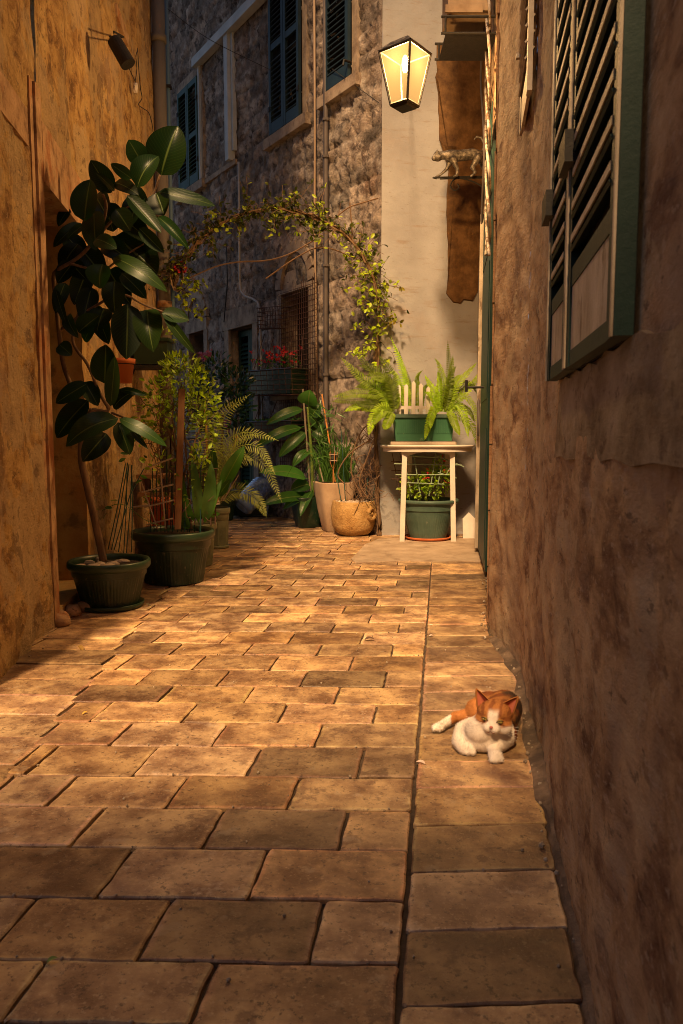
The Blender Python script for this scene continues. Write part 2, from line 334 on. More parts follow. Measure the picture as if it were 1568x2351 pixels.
L_MID = leafmat('mid_green_leaf', (.05, .12, .022), trans=.35, rough=.35)
L_DARK = leafmat('dark_citrus_leaf', (.018, .055, .018), trans=.2, rough=.3, spec=.6)
L_FERN = leafmat('fern_leaf', (.24, .34, .018), trans=.5, rough=.5)
L_PALM = leafmat('palm_leaf', (.24, .28, .07), trans=.35, rough=.45)
L_VINE = leafmat('vine_leaf', (.17, .23, .018), trans=.5)
L_BANANA = leafmat('banana_leaf', (.035, .11, .016), trans=.35, rough=.32, vein=(.16, .24, .06))
PETAL = leafmat('red_petal', (.55, .03, .03), trans=.3, tcol=(1.5, 1, 1))
PETAL_P = leafmat('pink_petal', (.55, .14, .16), trans=.3, tcol=(1.5, 1, 1))
# ------------------------------------------------------------------ setting: ground
def N(x, y, z=0, s=1.0): return noise.noise(V((x*s, y*s, z*s)))
def FR(x, y, z, s, o=4): return noise.fractal(V((x*s, y*s, z*s)), .9, 2.1, o)
g = MB(); g.add([(-14, -14, -.012), (14, -14, -.012), (14, 20, -.012), (-14, 20, -.012)], [(0, 1, 2, 3)])
tag(obj('ground', g, JOINT), kind='structure')

RS, JS = -.02, .130                     # slopes of the course lines and of the side joints
def gx(x, y):                           # photo point -> (s, r) paving coordinates: r along the alley, s across
    p = G(x, y); r = (p.y - RS*p.x)/(1 - RS*JS); return p.x - JS*r, r
def pav(s, r): return V((s + JS*r, r + RS*(s + JS*r), 0))
S_R = gx(960, 1740)[0] - .006           # edge of the field against the right strip
def s_left(r): return gx(165, 1600)[0] + (r - 2.77)*-.19
rowsY = [(2352, None), (2205, [50, 465]), (2061, [20, 353, 727]), (1945, [-66, 262, 593]), (1853, [-85, 197, 490, 789]), (1779, [138, 406, 674]),
         (1711, [93, 333, 583, 829]), (1657, [277, 504, 732]), (1612, [230, 435, 649, 861]), (1573, [378, 572, 774]), (1536, [330, 512, 698, 885]),
         (1502, [286, 457, 630, 807]), (1475, [404, 570, 734, 901]), (1449, [364, 517, 670, 831]), (1427, [320, 466, 616, 766, 916]),
         (1406, [422, 565, 706, 850]), (1388, [384, 519, 653, 790, 928]), (1370, [478, 603, 730, 865])]
bounds = [gx(560, y)[1] for y, _ in rowsY]
courses = []
courses.append((bounds[0]-.20, bounds[0], None))
for i in range(1, len(rowsY)): 
    ym = (rowsY[i][0]+rowsY[i-1][0])/2
    courses.append((bounds[i-1], bounds[i], [gx(x, ym)[0] for x in rowsY[i][1]]))
r = bounds[-1]
for _ in range(3): r0 = bounds[0]-.2-.2*(_+1); courses.append((r0, r0+.2, None))
while r < 11.5:
    h = R.uniform(.18, .21); courses.append((r, r+h, None)); r += h
pv = MB()
def paver(s0, s1, r0, r1, gap=.0034, tone=1.0):
    g2_ = gap*.62; c4 = [(s0+gap, r0+g2_), (s1-gap, r0+g2_), (s1-gap, r1-g2_), (s0+gap, r1-g2_)]
    rad = min(.007, (s1-s0)*.2); out = []
    cx, cy = (s0+s1)/2, (r0+r1)/2; near = r0 < 4.2
    for i in range(4):
        x, y = c4[i]; px_, py_ = c4[i-1]; nx, ny = c4[(i+1) % 4]
        def tow(ax, ay, k):
            L = math.hypot(ax-x, ay-y); return (x+(ax-x)/L*k, y+(ay-y)/L*k)
        out.append(tow(px_, py_, rad)); 
        if near: 
            m = tow(cx, cy, rad*.42); out.append(m)
        out.append(tow(nx, ny, rad))
        L = math.hypot(nx-x, ny-y); k = 6 if near else 2
        for j in range(1, k): 
            out.append((x+(nx-x)*j/k, y+(ny-y)*j/k))
    jit = .0022 if near else .001
    out = [(a+R.uniform(-jit, jit), b+R.uniform(-jit, jit)) for a, b in out]
    z = R.uniform(-.0035, .0015); tx, ty = R.uniform(-.008, .008), R.uniform(-.010, .010); n = len(out)
    top = []; side = []; ed = []; inn = []
    for a, b in out:
        k = .004; dx, dy = cx-a, cy-b; L = math.hypot(dx, dy)
        zz = z + (a-cx)*tx + (b-cy)*ty
        k2 = R.uniform(.010, .020); inn.append(pav(a+dx/L*k2, b+dy/L*k2)+V((0, 0, zz+.0006)))
        top.append(pav(a+dx/L*k, b+dy/L*k)+V((0, 0, zz))); ed.append(pav(a, b)+V((0, 0, zz-.003))); side.append(pav(a, b)+V((0, 0, -.03)))
    t = R.choice((R.uniform(.62, .85), R.uniform(.85, 1.1), R.uniform(1.0, 1.28)))*tone; w_ = R.uniform(-.12, .16); col = (t, t*(1-w_*.3), t*(1-w_))
    ce = tuple(x*R.uniform(1.2, 1.5) for x in col)
    pv.add(inn+top, [tuple(range(n))] + [(i, n+i, n+(i+1) % n, (i+1) % n) for i in range(n)], [col]*n+[ce]*n)
    b_ = len(pv.v)-n
    pv.f[-n:] = pv.f[-n:]
    pv.add(ed+side, [], col)
    for i in range(n): pv.f.append((b_+i, b_+n+i, b_+n+(i+1) % n, b_+(i+1) % n)); pv.f.append((b_+n+i, b_+2*n+i, b_+2*n+(i+1) % n, b_+n+(i+1) % n))
    return
    pv.add(top+ed+side, [tuple(range(n))] + [(i, n+i, n+(i+1) % n, (i+1) % n) for i in range(n)] + [(n+i, 2*n+i, 2*n+(i+1) % n, n+(i+1) % n) for i in range(n)], col)
for r0, r1, js in courses:
    rm = (r0+r1)/2; sl = s_left(rm) if rm < 6.0 else s_left(6.0) - (rm-6)*.6
    if js is None:
        o = R.uniform(0, .33); js = []; s = S_R - o
        while s > sl: js.append(s); s -= R.uniform(.31, .36)
        if o < .07 and js: js = js[1:]
    js = sorted(js)
    while js and js[0] > sl + .42: js.insert(0, js[0]-.335)
    js = [j for j in js if j > sl+.05]
    e = [sl] + js + [S_R]
    for a, b in zip(e[:-1], e[1:]): paver(a, b, r0, r1)
    # left strip
    s = sl - .008; k = 0; rr = R.uniform(-.01, .01)
    while s > -2.4-rm*.12 and rm > .6:
        wv = .40 if k == 0 else .34; paver(s-wv, s, r0+.06+rr, r1+.06+rr, tone=.95); s -= wv; k += 1
# right strip slabs
rr = gx(1100, 2315)[1]-.5
yl = [2315, 2142, 2005, 1899, 1815, 1751, 1690, 1634, 1592, 1556, 1524, 1488, 1462, 1436, 1414, 1392, 1374, 1358, 1334]
rb = [gx(1100, 2315)[1]-.4, gx(1100, 2315)[1]-.2] + [gx(1100, y)[1] for y in yl]
while rb[-1] < 7.2: rb.append(rb[-1]+R.uniform(.19, .24))
def wall_x(y):
    pts = [(-2, -.02), (0, .228), (3.0, .725), (3.7, .73), (5.0, .99), (7.6, 1.34)]
    for (a, xa), (b, xb) in zip(pts[:-1], pts[1:]):
        if y <= b: return xa + (xb-xa)*(y-a)/(b-a)
    return pts[-1][1]
for r0, r1 in zip(rb[:-1], rb[1:]):
    rm = (r0+r1)/2; s1 = wall_x(rm) - JS*rm - (.016 if rm < 3.4 else .006); s0 = S_R + .005
    RSsave = RS; RS = .035
    off = (.02+.035)*(S_R+JS*rm)
    paver(s0, s1, r0-.0, r1-.0, gap=.003, tone=1.0); RS = RSsave
pvo = tag(obj('paving', pv, STONE_PAVE), kind='structure')
# cement fillet along the right wall
cf = MB(); n = 60
pts = []
for i in range(n):
    y = -.4 + 3.9*i/(n-1); xw = wall_x(y); wd = (.012+.012*N(y, 0, 3, 4) if y < 1.9 else .034+.02*N(y, 0, 3, 5))
    pts += [V((xw-wd-.012, y, -.012)), V((xw-wd, y, .003+.002*N(y, 1, 0, 9))), V((xw-.015, y, .012+.004*N(y, 2, 0, 9))), V((xw+.02, y, .03))]
cf.add(pts, [(i*4+j, (i+1)*4+j, (i+1)*4+j+1, i*4+j+1) for i in range(n-1) for j in range(3)])
tag(obj('kerb_strip', cf, CEMENT, smooth=True), kind='structure')

# ------------------------------------------------------------------ houses
def wallgrid(mb, pl, t0, t1, z0, z1, step, disp, holes=()):
    nt_, nz_ = max(1, int((t1-t0)/step)), max(1, int((z1-z0)/step)); vs = []; cs = []
    for j in range(nz_+1):
        for i in range(nt_+1):
            t = t0+(t1-t0)*i/nt_; z = z0+(z1-z0)*j/nz_; o, c = disp(t, z); vs.append(pl.pt(t, z, o)); cs.append(c)
    fs = []
    for j in range(nz_):
        zc = z0+(z1-z0)*(j+.5)/nz_
        for i in range(nt_):
            tc = t0+(t1-t0)*(i+.5)/nt_
            if any(a < tc < b and c < zc < d for a, b, c, d in holes): continue
            k = j*(nt_+1)+i; fs.append((k, k+1, k+nt_+2, k+nt_+1))
    mb.add(vs, fs, cs)
def reveal(mb, pl, t0, t1, z0, z1, depth, o=0.0):
    q = [(t0, z0), (t1, z0), (t1, z1), (t0, z1)]
    for (a, b), (c, d) in zip(q, q[1:]+q[:1]): mb.add([pl.pt(a, b, o), pl.pt(c, d, o), pl.pt(c, d, -depth), pl.pt(a, b, -depth)], [(0, 1, 2, 3)])
def shutter(mb, pl, t0, t1, z0, z1, o=.02, th=.035, stile=.05, pitch=.055, mid=True, slat=1):
    mb.pbox(pl, t0, t0+stile, z0, z1, o, o+th); mb.pbox(pl, t1-stile, t1, z0, z1, o, o+th)
    rails = [z0, z1-.07] + ([z0+(z1-z0)*.45] if mid else [])
    for z in rails: mb.pbox(pl, t0+stile, t1-stile, z, z+(.07 if z != z0 else .12), o+.003, o+th-.003)
    z = z0+.14
    while z < z1-.09:
        if not any(abs(z-r_) < .07 and r_ != z0 for r_ in rails):
            c = pl.pt((t0+t1)/2, z+.01, o+th/2); a = .9
            mb.obox(c, pl.u*((t1-t0)/2-stile), (pl.n*math.cos(a)-V((0, 0, 1))*math.sin(a))*.026, (V((0, 0, 1))*math.cos(a)+pl.n*math.sin(a))*.0035)
        z += pitch

# ---- left house
GA, GB = G(0, 1555), G(130, 1430)
dl = (GB-GA).normalized()
L0 = GA - dl*.22; PL1 = Plane((L0.x, L0.y), (GB.x, GB.y), 1)
dj = .13
e2 = V((GB.x-.13*.78, GB.y+.78, 0))
x370 = (370-784)/F
# second stretch runs from beyond the doorway to the house corner, along the same line with a slight bend
CORN_Y = 7.3; CORN = V(((372-784)/F*CORN_Y, CORN_Y, 0))
NEARJ = V(((197-784)/F*4.62, 4.62, 0))
PL2 = Plane((NEARJ.x, NEARJ.y), (CORN.x, CORN.y), 1)
PLD = Plane((GB.x, GB.y), (NEARJ.x, NEARJ.y), 1)
lh = thing('house', (GA.x-1, GA.y+1, 0), 'tall house with eroded ochre plaster walls and a recessed doorway, behind the rubber plant', 'house')
HL = 14.0
def d_left(t, z, k=0):
    f = FR(t+k*9, z*.45, 1.3, 2.2); f2 = FR(t+k*5, z*.5, 7.7, 9, 3)
    return .022*f + .010*f2 - .012*max(0, FR(t+k, z*.6, 4.1, 3.3)-.15), (1, 1, 1)
wm = MB()
wallgrid(wm, PL1, 0, PL1.L-.10, -.03, 4.2, .03, d_left)
wallgrid(wm, PL1, PL1.L-.12, PL1.L+.0, 2.17+.40, 4.2, .03, d_left)
wallgrid(wm, PL1, 0, PL1.L+.0, 4.2, HL, .5, lambda t, z: (0, (1, 1, 1)))
wallgrid(wm, PL2, 0, PL2.L, -.03, 5.2, .034, lambda t, z: d_left(t, z, 2))
wallgrid(wm, PL2, 0, PL2.L, 5.2, HL, .5, lambda t, z: (0, (1, 1, 1)))
LINT = 2.17
wallgrid(wm, PLD, 0, PLD.L, LINT+.26, 5.2, .034, lambda t, z: d_left(t, z, 4))
wallgrid(wm, PLD, 0, PLD.L, 5.2, HL, .5, lambda t, z: (0, (1, 1, 1)))
# near end and far end faces, depth of the house
for a, b in ((L0, L0+V((-4.5, 0, 0))), (CORN, CORN+V((-4.5, -.25, 0)))):
    wm.add([a, b, b+V((0, 0, HL)), a+V((0, 0, HL))], [(0, 1, 2, 3)])
roof = [L0, GB, NEARJ, CORN, CORN+V((-4.5, -.25, 0)), L0+V((-4.5, 0, 0))]
wm.add([p+V((0, 0, HL)) for p in roof], [tuple(range(6))])
obj('wall', wm, PLASTER_L, lh, smooth=True)
# doorway of the left house: reveals, lintel, jamb, door
tm = MB()
jw = .095
tm.pbox(PL1, PL1.L-jw, PL1.L, 0, LINT+.42, -.30, .018)
tm.pbox(PL1, PL1.L-jw-.055, PL1.L-jw, .0, LINT+.42, -.1, .006)
obj('door_jamb', tm, TRIM_L, lh)
tm = MB(); tm.pbox(PLD, -.0, PLD.L+.06, LINT, LINT+.28, -.30, .02); obj('door_lintel', tm, TRIM_L, lh)
tm = MB()
tm.obox(PLD.pt(PLD.L+.15, LINT/2, -.2), PLD.u*.15, PLD.n*.2, V((0, 0, LINT/2)))
tm.obox(PLD.pt(PLD.L/2, .02, -.15), PLD.u*(PLD.L/2), PLD.n*.16, V((0, 0, .05)))
obj('door_reveal', tm, SMOOTH_L, lh)
tm = MB(); tm.pbox(PLD, -.3, PLD.L+.1, 0, LINT+.1, -.42, -.36); obj('door', tm, SHUT_GREEN, lh)
tm = MB(); a, za = PL1.hit(-60, 90); b, zb = PL1.hit(59, 325)
tm.pbox(PL1, a, b, zb-.02, zb+.14, -.1, .012)
obj('stone_lintel', tm, TRIM_L, lh)
for i in range(9):
    tm = MB(); tm.ico(PLD.pt(-.05+R.uniform(0, .9), .02, R.uniform(.0, .10)), (R.uniform(.04, .07), R.uniform(.04, .07), R.uniform(.03, .05)), 1, jit=.15); obj('doorstep_stone', tm, TRIM_L, lh, smooth=True)

# ---- right house
RP = [(-2, -.05-.05), (0, .228), (3.0, .725), (3.7, .73), (5.0, .99), (7.6, 1.34)]
rh = thing('house', (1.4, 2.5, 0), 'brown weathered plaster house with big green shutters, close on the right beside the cat', 'house')
wm = MB(); pls = []; tcum = 0
for (ya, xa), (yb, xb) in zip(RP[:-1], RP[1:]):
    pl = Plane((xa, ya), (xb, yb), -1); pls.append(pl); k = tcum; tcum += pl.L
    def dr(t, z, k=k):
        win = 1 if not (ya_ == 0 and .5 < t < 1.75 and z > .95) else 0
        return win*(.010*FR(t+k, z*.7, 2.2, 3)+.007*FR(t+k, z, 5.5, 12, 3)) - (1-win)*.004, (1, 1, 1)
    fine = yb > 0 and ya >= 0; ya_ = ya
    st = .025 if ya < 1 else .035
    if not fine: wallgrid(wm, pl, 0, pl.L, -.03, 9, .5, lambda t, z: (0, (1, 1, 1)))
    else:
        zt = 3.2 if ya < 3 else 5
        wallgrid(wm, pl, 0, pl.L, -.03, zt, st, dr); wallgrid(wm, pl, 0, pl.L, zt, 9, .5, lambda t, z: (0, (1, 1, 1)))
PR, PRq, PRr, PRs = pls[1], pls[2], pls[3], pls[4]
wm.add([V((x, y, 9)) for y, x in RP] + [V((5, 7.6, 9)), V((5, -2, 9))], [tuple(range(8))])
wm.add([V((-.13, -2, 0)), V((5, -2, 0)), V((5, -2, 9)), V((-.13, -2, 9))], [(0, 1, 2, 3)])
obj('wall', wm, PLASTER_R, rh, smooth=True)
# raised plaster patches
def patch(pl, poly, o, m, name, par):
    mb = MB(); n = len(poly); q = []
    wob = .02 if name == 'plaster_patch' else .008
    for i in range(n):
        (a, b), (c, d) = poly[i], poly[(i+1) % n]
        for k in range(10):
            tq, zq = a+(c-a)*k/10, b+(d-b)*k/10; q.append((tq+wob*N(tq, zq, 0, 9), zq+wob*N(tq, zq, 4, 9)))
    ct = (sum(t for t, _ in q)/len(q), sum(z for _, z in q)/len(q)); n = len(q)
    vs = [pl.pt(*ct, o)] + [pl.pt(ct[0]+(t-ct[0])*.985, ct[1]+(z-ct[1])*.985, o) for t, z in q] + [pl.pt(t, z, -.02) for t, z in q]
    mb.add(vs, [(0, 1+i, 1+(i+1) % n) for i in range(n)] + [(1+i, 1+n+i, 1+n+(i+1) % n, 1+(i+1) % n) for i in range(n)])
    return obj(name, mb, m, par)
patch(PR, [PR.hit(1275, 1048), PR.hit(1700, 1085), PR.hit(1700, 700), PR.hit(1480, 760), PR.hit(1290, 880)], .0045, PATCH_R, 'plaster_patch', rh)
# the big pair of shutters
def shutter_big(name, t0, t1, o0, o1, z0=1.08, z1=2.75):
    mb = MB(); st = .06
    ofs = lambda t: o0+(o1-o0)*(t-t0)/(t1-t0)
    u = (PR.pt(t1, 0, o1)-PR.pt(t0, 0, o0)).normalized(); nn = V((-u.y, u.x, 0)); L = (PR.pt(t1, 0, o1)-PR.pt(t0, 0, o0)).length
    a = PR.pt(t0, 0, o0); c = lambda t, z, o: a+u*t+nn*o+V((0, 0, z))
    def bx(ta, tb, za, zb, oa, ob): mb.obox(c((ta+tb)/2, (za+zb)/2, (oa+ob)/2), u*(tb-ta)/2, nn*(ob-oa)/2, V((0, 0, (zb-za)/2)))
    bx(0, st, z0, z1, 0, .026); bx(L-st, L, z0, z1, 0, .026); bx(st, L-st, z0, z0+.03, .002, .024); bx(st, L-st, z1-.1, z1, .002, .024)
    bx(st, L-st, z0+.155, z0+.19, .002, .024)
    z = z0+.235
    while z < z1-.15:
        (mb if int(z*100) % 2 else mb).obox(c(L/2, z, .012), u*(L/2-st), (nn*.80-V((0, 0, .60)))*.020, (V((0, 0, .80))+nn*.60)*.003); z += .062
    o_ = obj(name, mb, SHUT_R, rh)
    m2 = MB()
    z = z0+.235
    while z < z1-.15: m2.obox(c(L/2, z+.011, .0265), u*(L/2-st), nn*.0014, V((0, 0, .0065))); z += .062
    
    m2.obox(c(L/2, z0+.0925, .014), u*(L/2-st), nn*.008, V((0, 0, .0615))); 
    m2.obox(c(L-.012, (z0+z1)/2, .028), u*.010, nn*.0018, V((0, 0, (z1-z0)/2)))
    m2.obox(c(.010, (z0+z1)/2, .028), u*.005, nn*.0018, V((0, 0, (z1-z0)/2)))
    obj('shutter_panel', m2, SHUT_PALE, o_)
    m3 = MB(); m3.obox(c(L-.02, z0+.42, .033), u*.05, nn*.012, V((0, 0, .03))); obj('hinge', m3, IRON, o_)
tn, _ = PR.hit(1408, 780, .03); tf, ZS = PR.hit(1296, 848, .03); tg, _ = PR.hit(1256, 870, .03)
shutter_big('shutter', tn, tn+(tf-tn)*.985, .004, .006, ZS)
shutter_big('shutter', tf, tg, .004, .006, ZS)
tm = MB(); tm.pbox(PR, tn+.03, tg-.03, ZS-.0, 2.8, -.02, .003); obj('window', tm, DARK, rh)
# stone quoin strip further on and a second pale shutter leaf higher up
tm = MB()
z = 0
while z < 5.2:
    h = R.uniform(.28, .4); tm.pbox(PRr, .10+R.uniform(0, .02), .52-R.uniform(0, .03), z+.004, z+h-.004, -.02, .012+R.uniform(0, .006)); z += h
obj('stone_quoin', tm, mat('rust_brown_quoin', [(.3, (.20, .105, .05)), (.7, (.36, .20, .10))], scale=9, rough=.9, bump=.9, bscale=40, bdist=.015, dirt=[(18, (1, 1, 1), .58, .68, (.08, .04, .02), .7)]), rh)
tm = MB(); ta, za = PR.hit(1192, 312, .04)
shutter(tm, PR, ta-.42, ta, za, za+1.6, .022, .018)
for k in (za+.3, za+.9): tm.pbox(PR, ta-.01, ta+.01, k, k+.02, 0, .06)
obj('shutter', tm, SHUT_PALE, rh, label='pale worn shutter leaf folded back high on the wall')
# green door leaf folded flat against the wall, with its pale edge and iron hook
tm = MB(); PG = PRs
ga, gb = .06, 1.15
zt = PG.hit(1130, 342, .03)[1]
tm.pbox(PG, ga, gb, .04, zt, .0, .033); 
for z in (.1, 1.2, 2.2): tm.pbox(PG, ga+.1, gb-.1, z, z+.9, .033, .038)
go = obj('door', tm, SHUT_GREEN, rh, label='dark green door leaf folded flat against the wall')
tm = MB(); tm.pbox(PG, gb, gb+.03, .04, zt-.15, .012, .06); tm.pbox(PG, gb+.06, gb+.10, .0, zt-.3, .0, .05); obj('door_frame', tm, SHUT_PALE, go)
tm = MB(); h0 = PG.pt(.3, P(1128, 887, 5.2).z, .05); tm.tube([h0, h0+PG.n*.09, h0+PG.n*.12], .009); tm.tube([h0+PG.n*.12+V((0, 0, -.03)), h0+PG.n*.12+V((0, 0, .05))], .011)
obj('hook', tm, IRON, go)

# ---- stone facade house
C0 = G(872, 1229); US = V((-.55, .835, 0)).normalized()
PF = Plane((C0.x, C0.y), (C0.x+US.x*7, C0.y+US.y*7), -1)
if PF.n.y > 0: PF.n = -PF.n
sh = thing('house', (C0.x, C0.y+2, 0), 'tall rough stone house with blue green shutters at the end of the alley', 'house')
crow = []; z = -.03
while z < 11:
    h = R.uniform(.27, .40) if z < 2.9 else R.uniform(.13, .22)
    cuts = [-.1]; 
    while cuts[-1] < 9: cuts.append(cuts[-1] + (R.uniform(.4, .8) if z < 2.9 else R.uniform(.18, .42)))
    crow.append((z, z+h, cuts, [R.choice((R.uniform(.5, .8), R.uniform(.8, 1.1), R.uniform(1.0, 1.35))) for _ in cuts], [R.uniform(-.012, .018) for _ in cuts], [R.uniform(-.05, .06) for _ in cuts])); z += h
import bisect
zl = [c[0] for c in crow]
def d_fac(t, z):
    tw, zw = t+.03*N(t, z, 1, 3), z+.022*N(t, z, 5, 4)+.015*N(t, z, 5, 11)
    i = max(0, bisect.bisect_right(zl, zw)-1); za, zb, cuts, tone, off, wrm = crow[i]
    j = max(0, bisect.bisect_right(cuts, tw)-1)
    b = cuts[j+1] if j+1 < len(cuts) else cuts[j]+1
    e = min(zw-za, zb-zw, tw-cuts[j], b-tw); k = min(1, max(0, e)/(.018 if z > 2.9 else .024)); k = k*k*(3-2*k)
    rgh = .028 if z > 2.9 else .020
    jd = .022 if z > 2.9 else .034
    o = -jd+jd*k + off[j]*k*(.6 if z > 2.9 else 1) + rgh*(.25+.75*k)*FR(t, z, 3.3, 13, 4) + .02*FR(t, z, 8.3, 2)
    o = max(-.1, min(.045, o))
    if t < .12: o = min(.01, o*(t/.12) + .0)
    tn_ = tone[j] if k > .45 else .80
    return o, (tn_*(1+wrm[j]), tn_, tn_*(1-wrm[j]))
def fr(x0, y0, x1, y1): # photo corners -> t range & z range on the facade (mid heights)
    ta, tb = PF.hit(x0, (y0+y1)/2)[0], PF.hit(x1, (y0+y1)/2)[0]; return min(ta, tb), max(ta, tb)
F_ = {}
w1 = fr(418, 215, 463, 430); w1z = (PF.hit(440, 432)[1], PF.hit(440, 196)[1])
w2 = fr(628, 0, 697, 310); w2z = (PF.hit(662, 292)[1], PF.hit(662, 292)[1]+1.95)
w3 = fr(757, 0, 811, 205); w3z = (PF.hit(785, 196)[1], PF.hit(785, 196)[1]+1.9)
dr_ = fr(530, 740, 584, 1150); drz = (0, PF.hit(557, 750)[1])
nw = fr(437, 760, 471, 900); nwz = (1.0, PF.hit(455, 762)[1])
aw = fr(648, 650, 712, 900); awz = (PF.hit(680, 905)[1], PF.hit(680, 668)[1])
holes = [(*dr_, -.1, drz[1]), (*nw, *nwz), (*aw, *awz)]
wm = MB()
wallgrid(wm, PF, 0, 7.8, -.03, 9.0, .032, d_fac, holes)
e1, e2 = PF.pt(0, 0, 0), PF.pt(7.8, 0, 0)
wm.add([e1, e1+V((0, .5, 0)), e1+V((0, .5, 9)), e1+V((0, 0, 9))], [(0, 1, 2, 3)])
wm.add([e2, e2+V((0, 3, 0)), e2+V((0, 3, 9)), e2+V((0, 0, 9))], [(0, 1, 2, 3)])
wm.add([e1+V((0, 0, 9)), e2+V((0, 0, 9)), e2+V((0, 3, 9)), V((e1.x, e2.y+3, 9))], [(0, 1, 2, 3)])
obj('wall', wm, STONE_F, sh, smooth=True)
def surround(name, t0, t1, z0, z1, wj, o=.02, lint=.2, sill=0, depth=.22, m=TRIM_F, lw=0):
    mb = MB(); reveal(mb, PF, t0, t1, z0, z1, depth, -.02)
    mb.pbox(PF, t0-wj, t0, z0, z1, -.05, o); mb.pbox(PF, t1, t1+wj, z0, z1, -.05, o)
    mb.pbox(PF, t0-wj-lw, t1+wj+lw, z1, z1+lint, -.05, o+.006)
    if sill: mb.pbox(PF, t0-wj-.05, t1+wj+.05, z0-sill, z0, -.05, o+.07)
    return obj(name, mb, m, sh)
surround('door_frame', *dr_, 0, drz[1], .13, .02, .24, lw=.06)
tm = MB(); m = (dr_[0]+dr_[1])/2
shutter(tm, PF, dr_[0]+.01, m-.005, .04, drz[1]-.02, -.16, .04, mid=True); d1 = obj('door', tm, SHUT_GREEN, sh, label='louvred green door leaf')
tm = MB(); shutter(tm, PF, m+.005, dr_[1]-.01, .04, drz[1]-.02, -.16, .04, mid=True); obj('door', tm, SHUT_GREEN, sh, label='louvred green door leaf')
tm = MB(); tm.pbox(PF, m-.02, m+.02, 1.0, 1.1, -.125, -.10); obj('handle', tm, IRON, d1)
tm = MB(); tm.pbox(PF, dr_[0], dr_[1], 0, drz[1], -.24, -.2); obj('doorway', tm, DARK, sh)
surround('window_frame', *nw, *nwz, .12, .02, .16, sill=.08)
tm = MB(); tm.pbox(PF, *nw, *nwz, -.24, -.2); obj('window', tm, DARK, sh)
tm = MB(); # arched stone over the niche window
tc_ = (nw[0]+nw[1])/2
for k in range(9):
    a = math.pi*(k+.5)/9; rr_ = (nw[1]-nw[0])/2+.06
    tm.obox(PF.pt(tc_+math.cos(a)*rr_, nwz[1]+.16+math.sin(a)*rr_*1.1, .0), PF.n*.03, (PF.u*math.cos(a)+V((0, 0, 1))*math.sin(a))*.055, (PF.u*-math.sin(a)+V((0, 0, 1))*math.cos(a))*rr_*.17)
tm.pbox(PF, tc_-.16, tc_+.16, nwz[1]+.16, nwz[1]+.34, -.05, .005)
obj('window_arch', tm, TRIM_F, sh)
surround('window_frame', *aw, *awz, .10, .018, .05, sill=.06)
tm = MB(); tm.pbox(PF, *aw, *awz, -.24, -.2); obj('window', tm, DARK, sh)
tm = MB(); tc_ = (aw[0]+aw[1])/2; rr_ = (aw[1]-aw[0])/2+.05; zb_ = awz[1]+.06
for k in range(11):
    a = math.pi*(k+.5)/11
    tm.obox(PF.pt(tc_+math.cos(a)*rr_, zb_+math.sin(a)*rr_*1.15, .0), PF.n*.028, (PF.u*math.cos(a)+V((0, 0, 1))*math.sin(a))*.06, (PF.u*-math.sin(a)+V((0, 0, 1))*math.cos(a))*rr_*.145)
tm.pbox(PF, tc_-rr_+.05, tc_+rr_-.05, zb_-.01, zb_+rr_*.5, -.05, -.01)
obj('window_arch', tm, TRIM_F, sh)
# upper shutters
for (wa, wb), (za, zb), nm, lab, surr in ((w1, w1z, 2, 'small dark', 1), (w2, w2z, 2, 'tall blue', 1), (w3, w3z, 1, 'blue', 1)):
    m = (wa+wb)/2
    mb = MB(); wj = .09; mb.pbox(PF, wa-wj, wa-.01, za, zb, -.05, .022); mb.pbox(PF, wb+.01, wb+wj, za, zb, -.05, .022)
    mb.pbox(PF, wa-wj-.05, wb+wj+.05, za-.12, za-.01, -.05, .07); mb.pbox(PF, wa-wj, wb+wj, zb, zb+.14, -.05, .03)
    wf = obj('window_frame', mb, TRIM_F, sh)
    mb = MB(); mb.pbox(PF, wa-.01, wb+.01, za, zb, -.05, .012); obj('window', mb, DARK, sh)
    if nm == 2:
        for a, b in ((wa, m-.004), (m+.004, wb)):
            mb = MB(); shutter(mb, PF, a, b, za, zb, .03, .035, .045, .052); s_ = obj('shutter', mb, SHUT_BLUE if wa < 3.5 else SHUT_GREEN, sh)
            mb = MB(); 
            for zz in (za+.25, zb-.3):
                mb = MB(); mb.pbox(PF, a-.01 if a == wa else b-.03, a+.03 if a == wa else b+.01, zz, zz+.05, .065, .075); obj('hinge', mb, IRON, s_)
    else:
        mb = MB(); shutter(mb, PF, wa, wb, za, zb, .03, .035, .05, .052); s_ = obj('shutter', mb, SHUT_BLUE, sh)
        mb = MB(); mb.tube([PF.pt(wa-.02, za+.12, .04), PF.pt(wa-.02, za+.12, .12), PF.pt(wa-.02, za+.07, .13)], .012); obj('shutter_hook', mb, IRON, s_)
# pale painted surround: sloping beam and posts
tm = MB()
ta, z1_ = PF.hit(457, 150); tb, z2_ = PF.hit(600, 0)
tm.obox(PF.pt((ta+tb-.9)/2, (z1_+PF.hit(457, 150)[1])/2, .06), PF.u*abs(tb-.9-ta)/2, PF.n*.05, V((0, 0, .055)))
t3, z3 = PF.hit(534, 372); tm.pbox(PF, t3-.07, t3+.03, z3, z1_-.05, .0, .09); tm.pbox(PF, t3-.13, t3-.085, z3+.1, z1_-.05, .0, .05)
t4, z4 = PF.hit(464, 300); tm.pbox(PF, t4-.03, t4+.02, w1z[0]-.1, z1_-.05, .0, .05)
obj('wooden_frame', tm, PAINT_PALE, sh)
# projecting shadow-casting string under it
tm = MB(); tm.pbox(PF, t3-.13, t3+.9, z3-.06, z3, -.02, .03); obj('window_sill', tm, TRIM_F, sh)

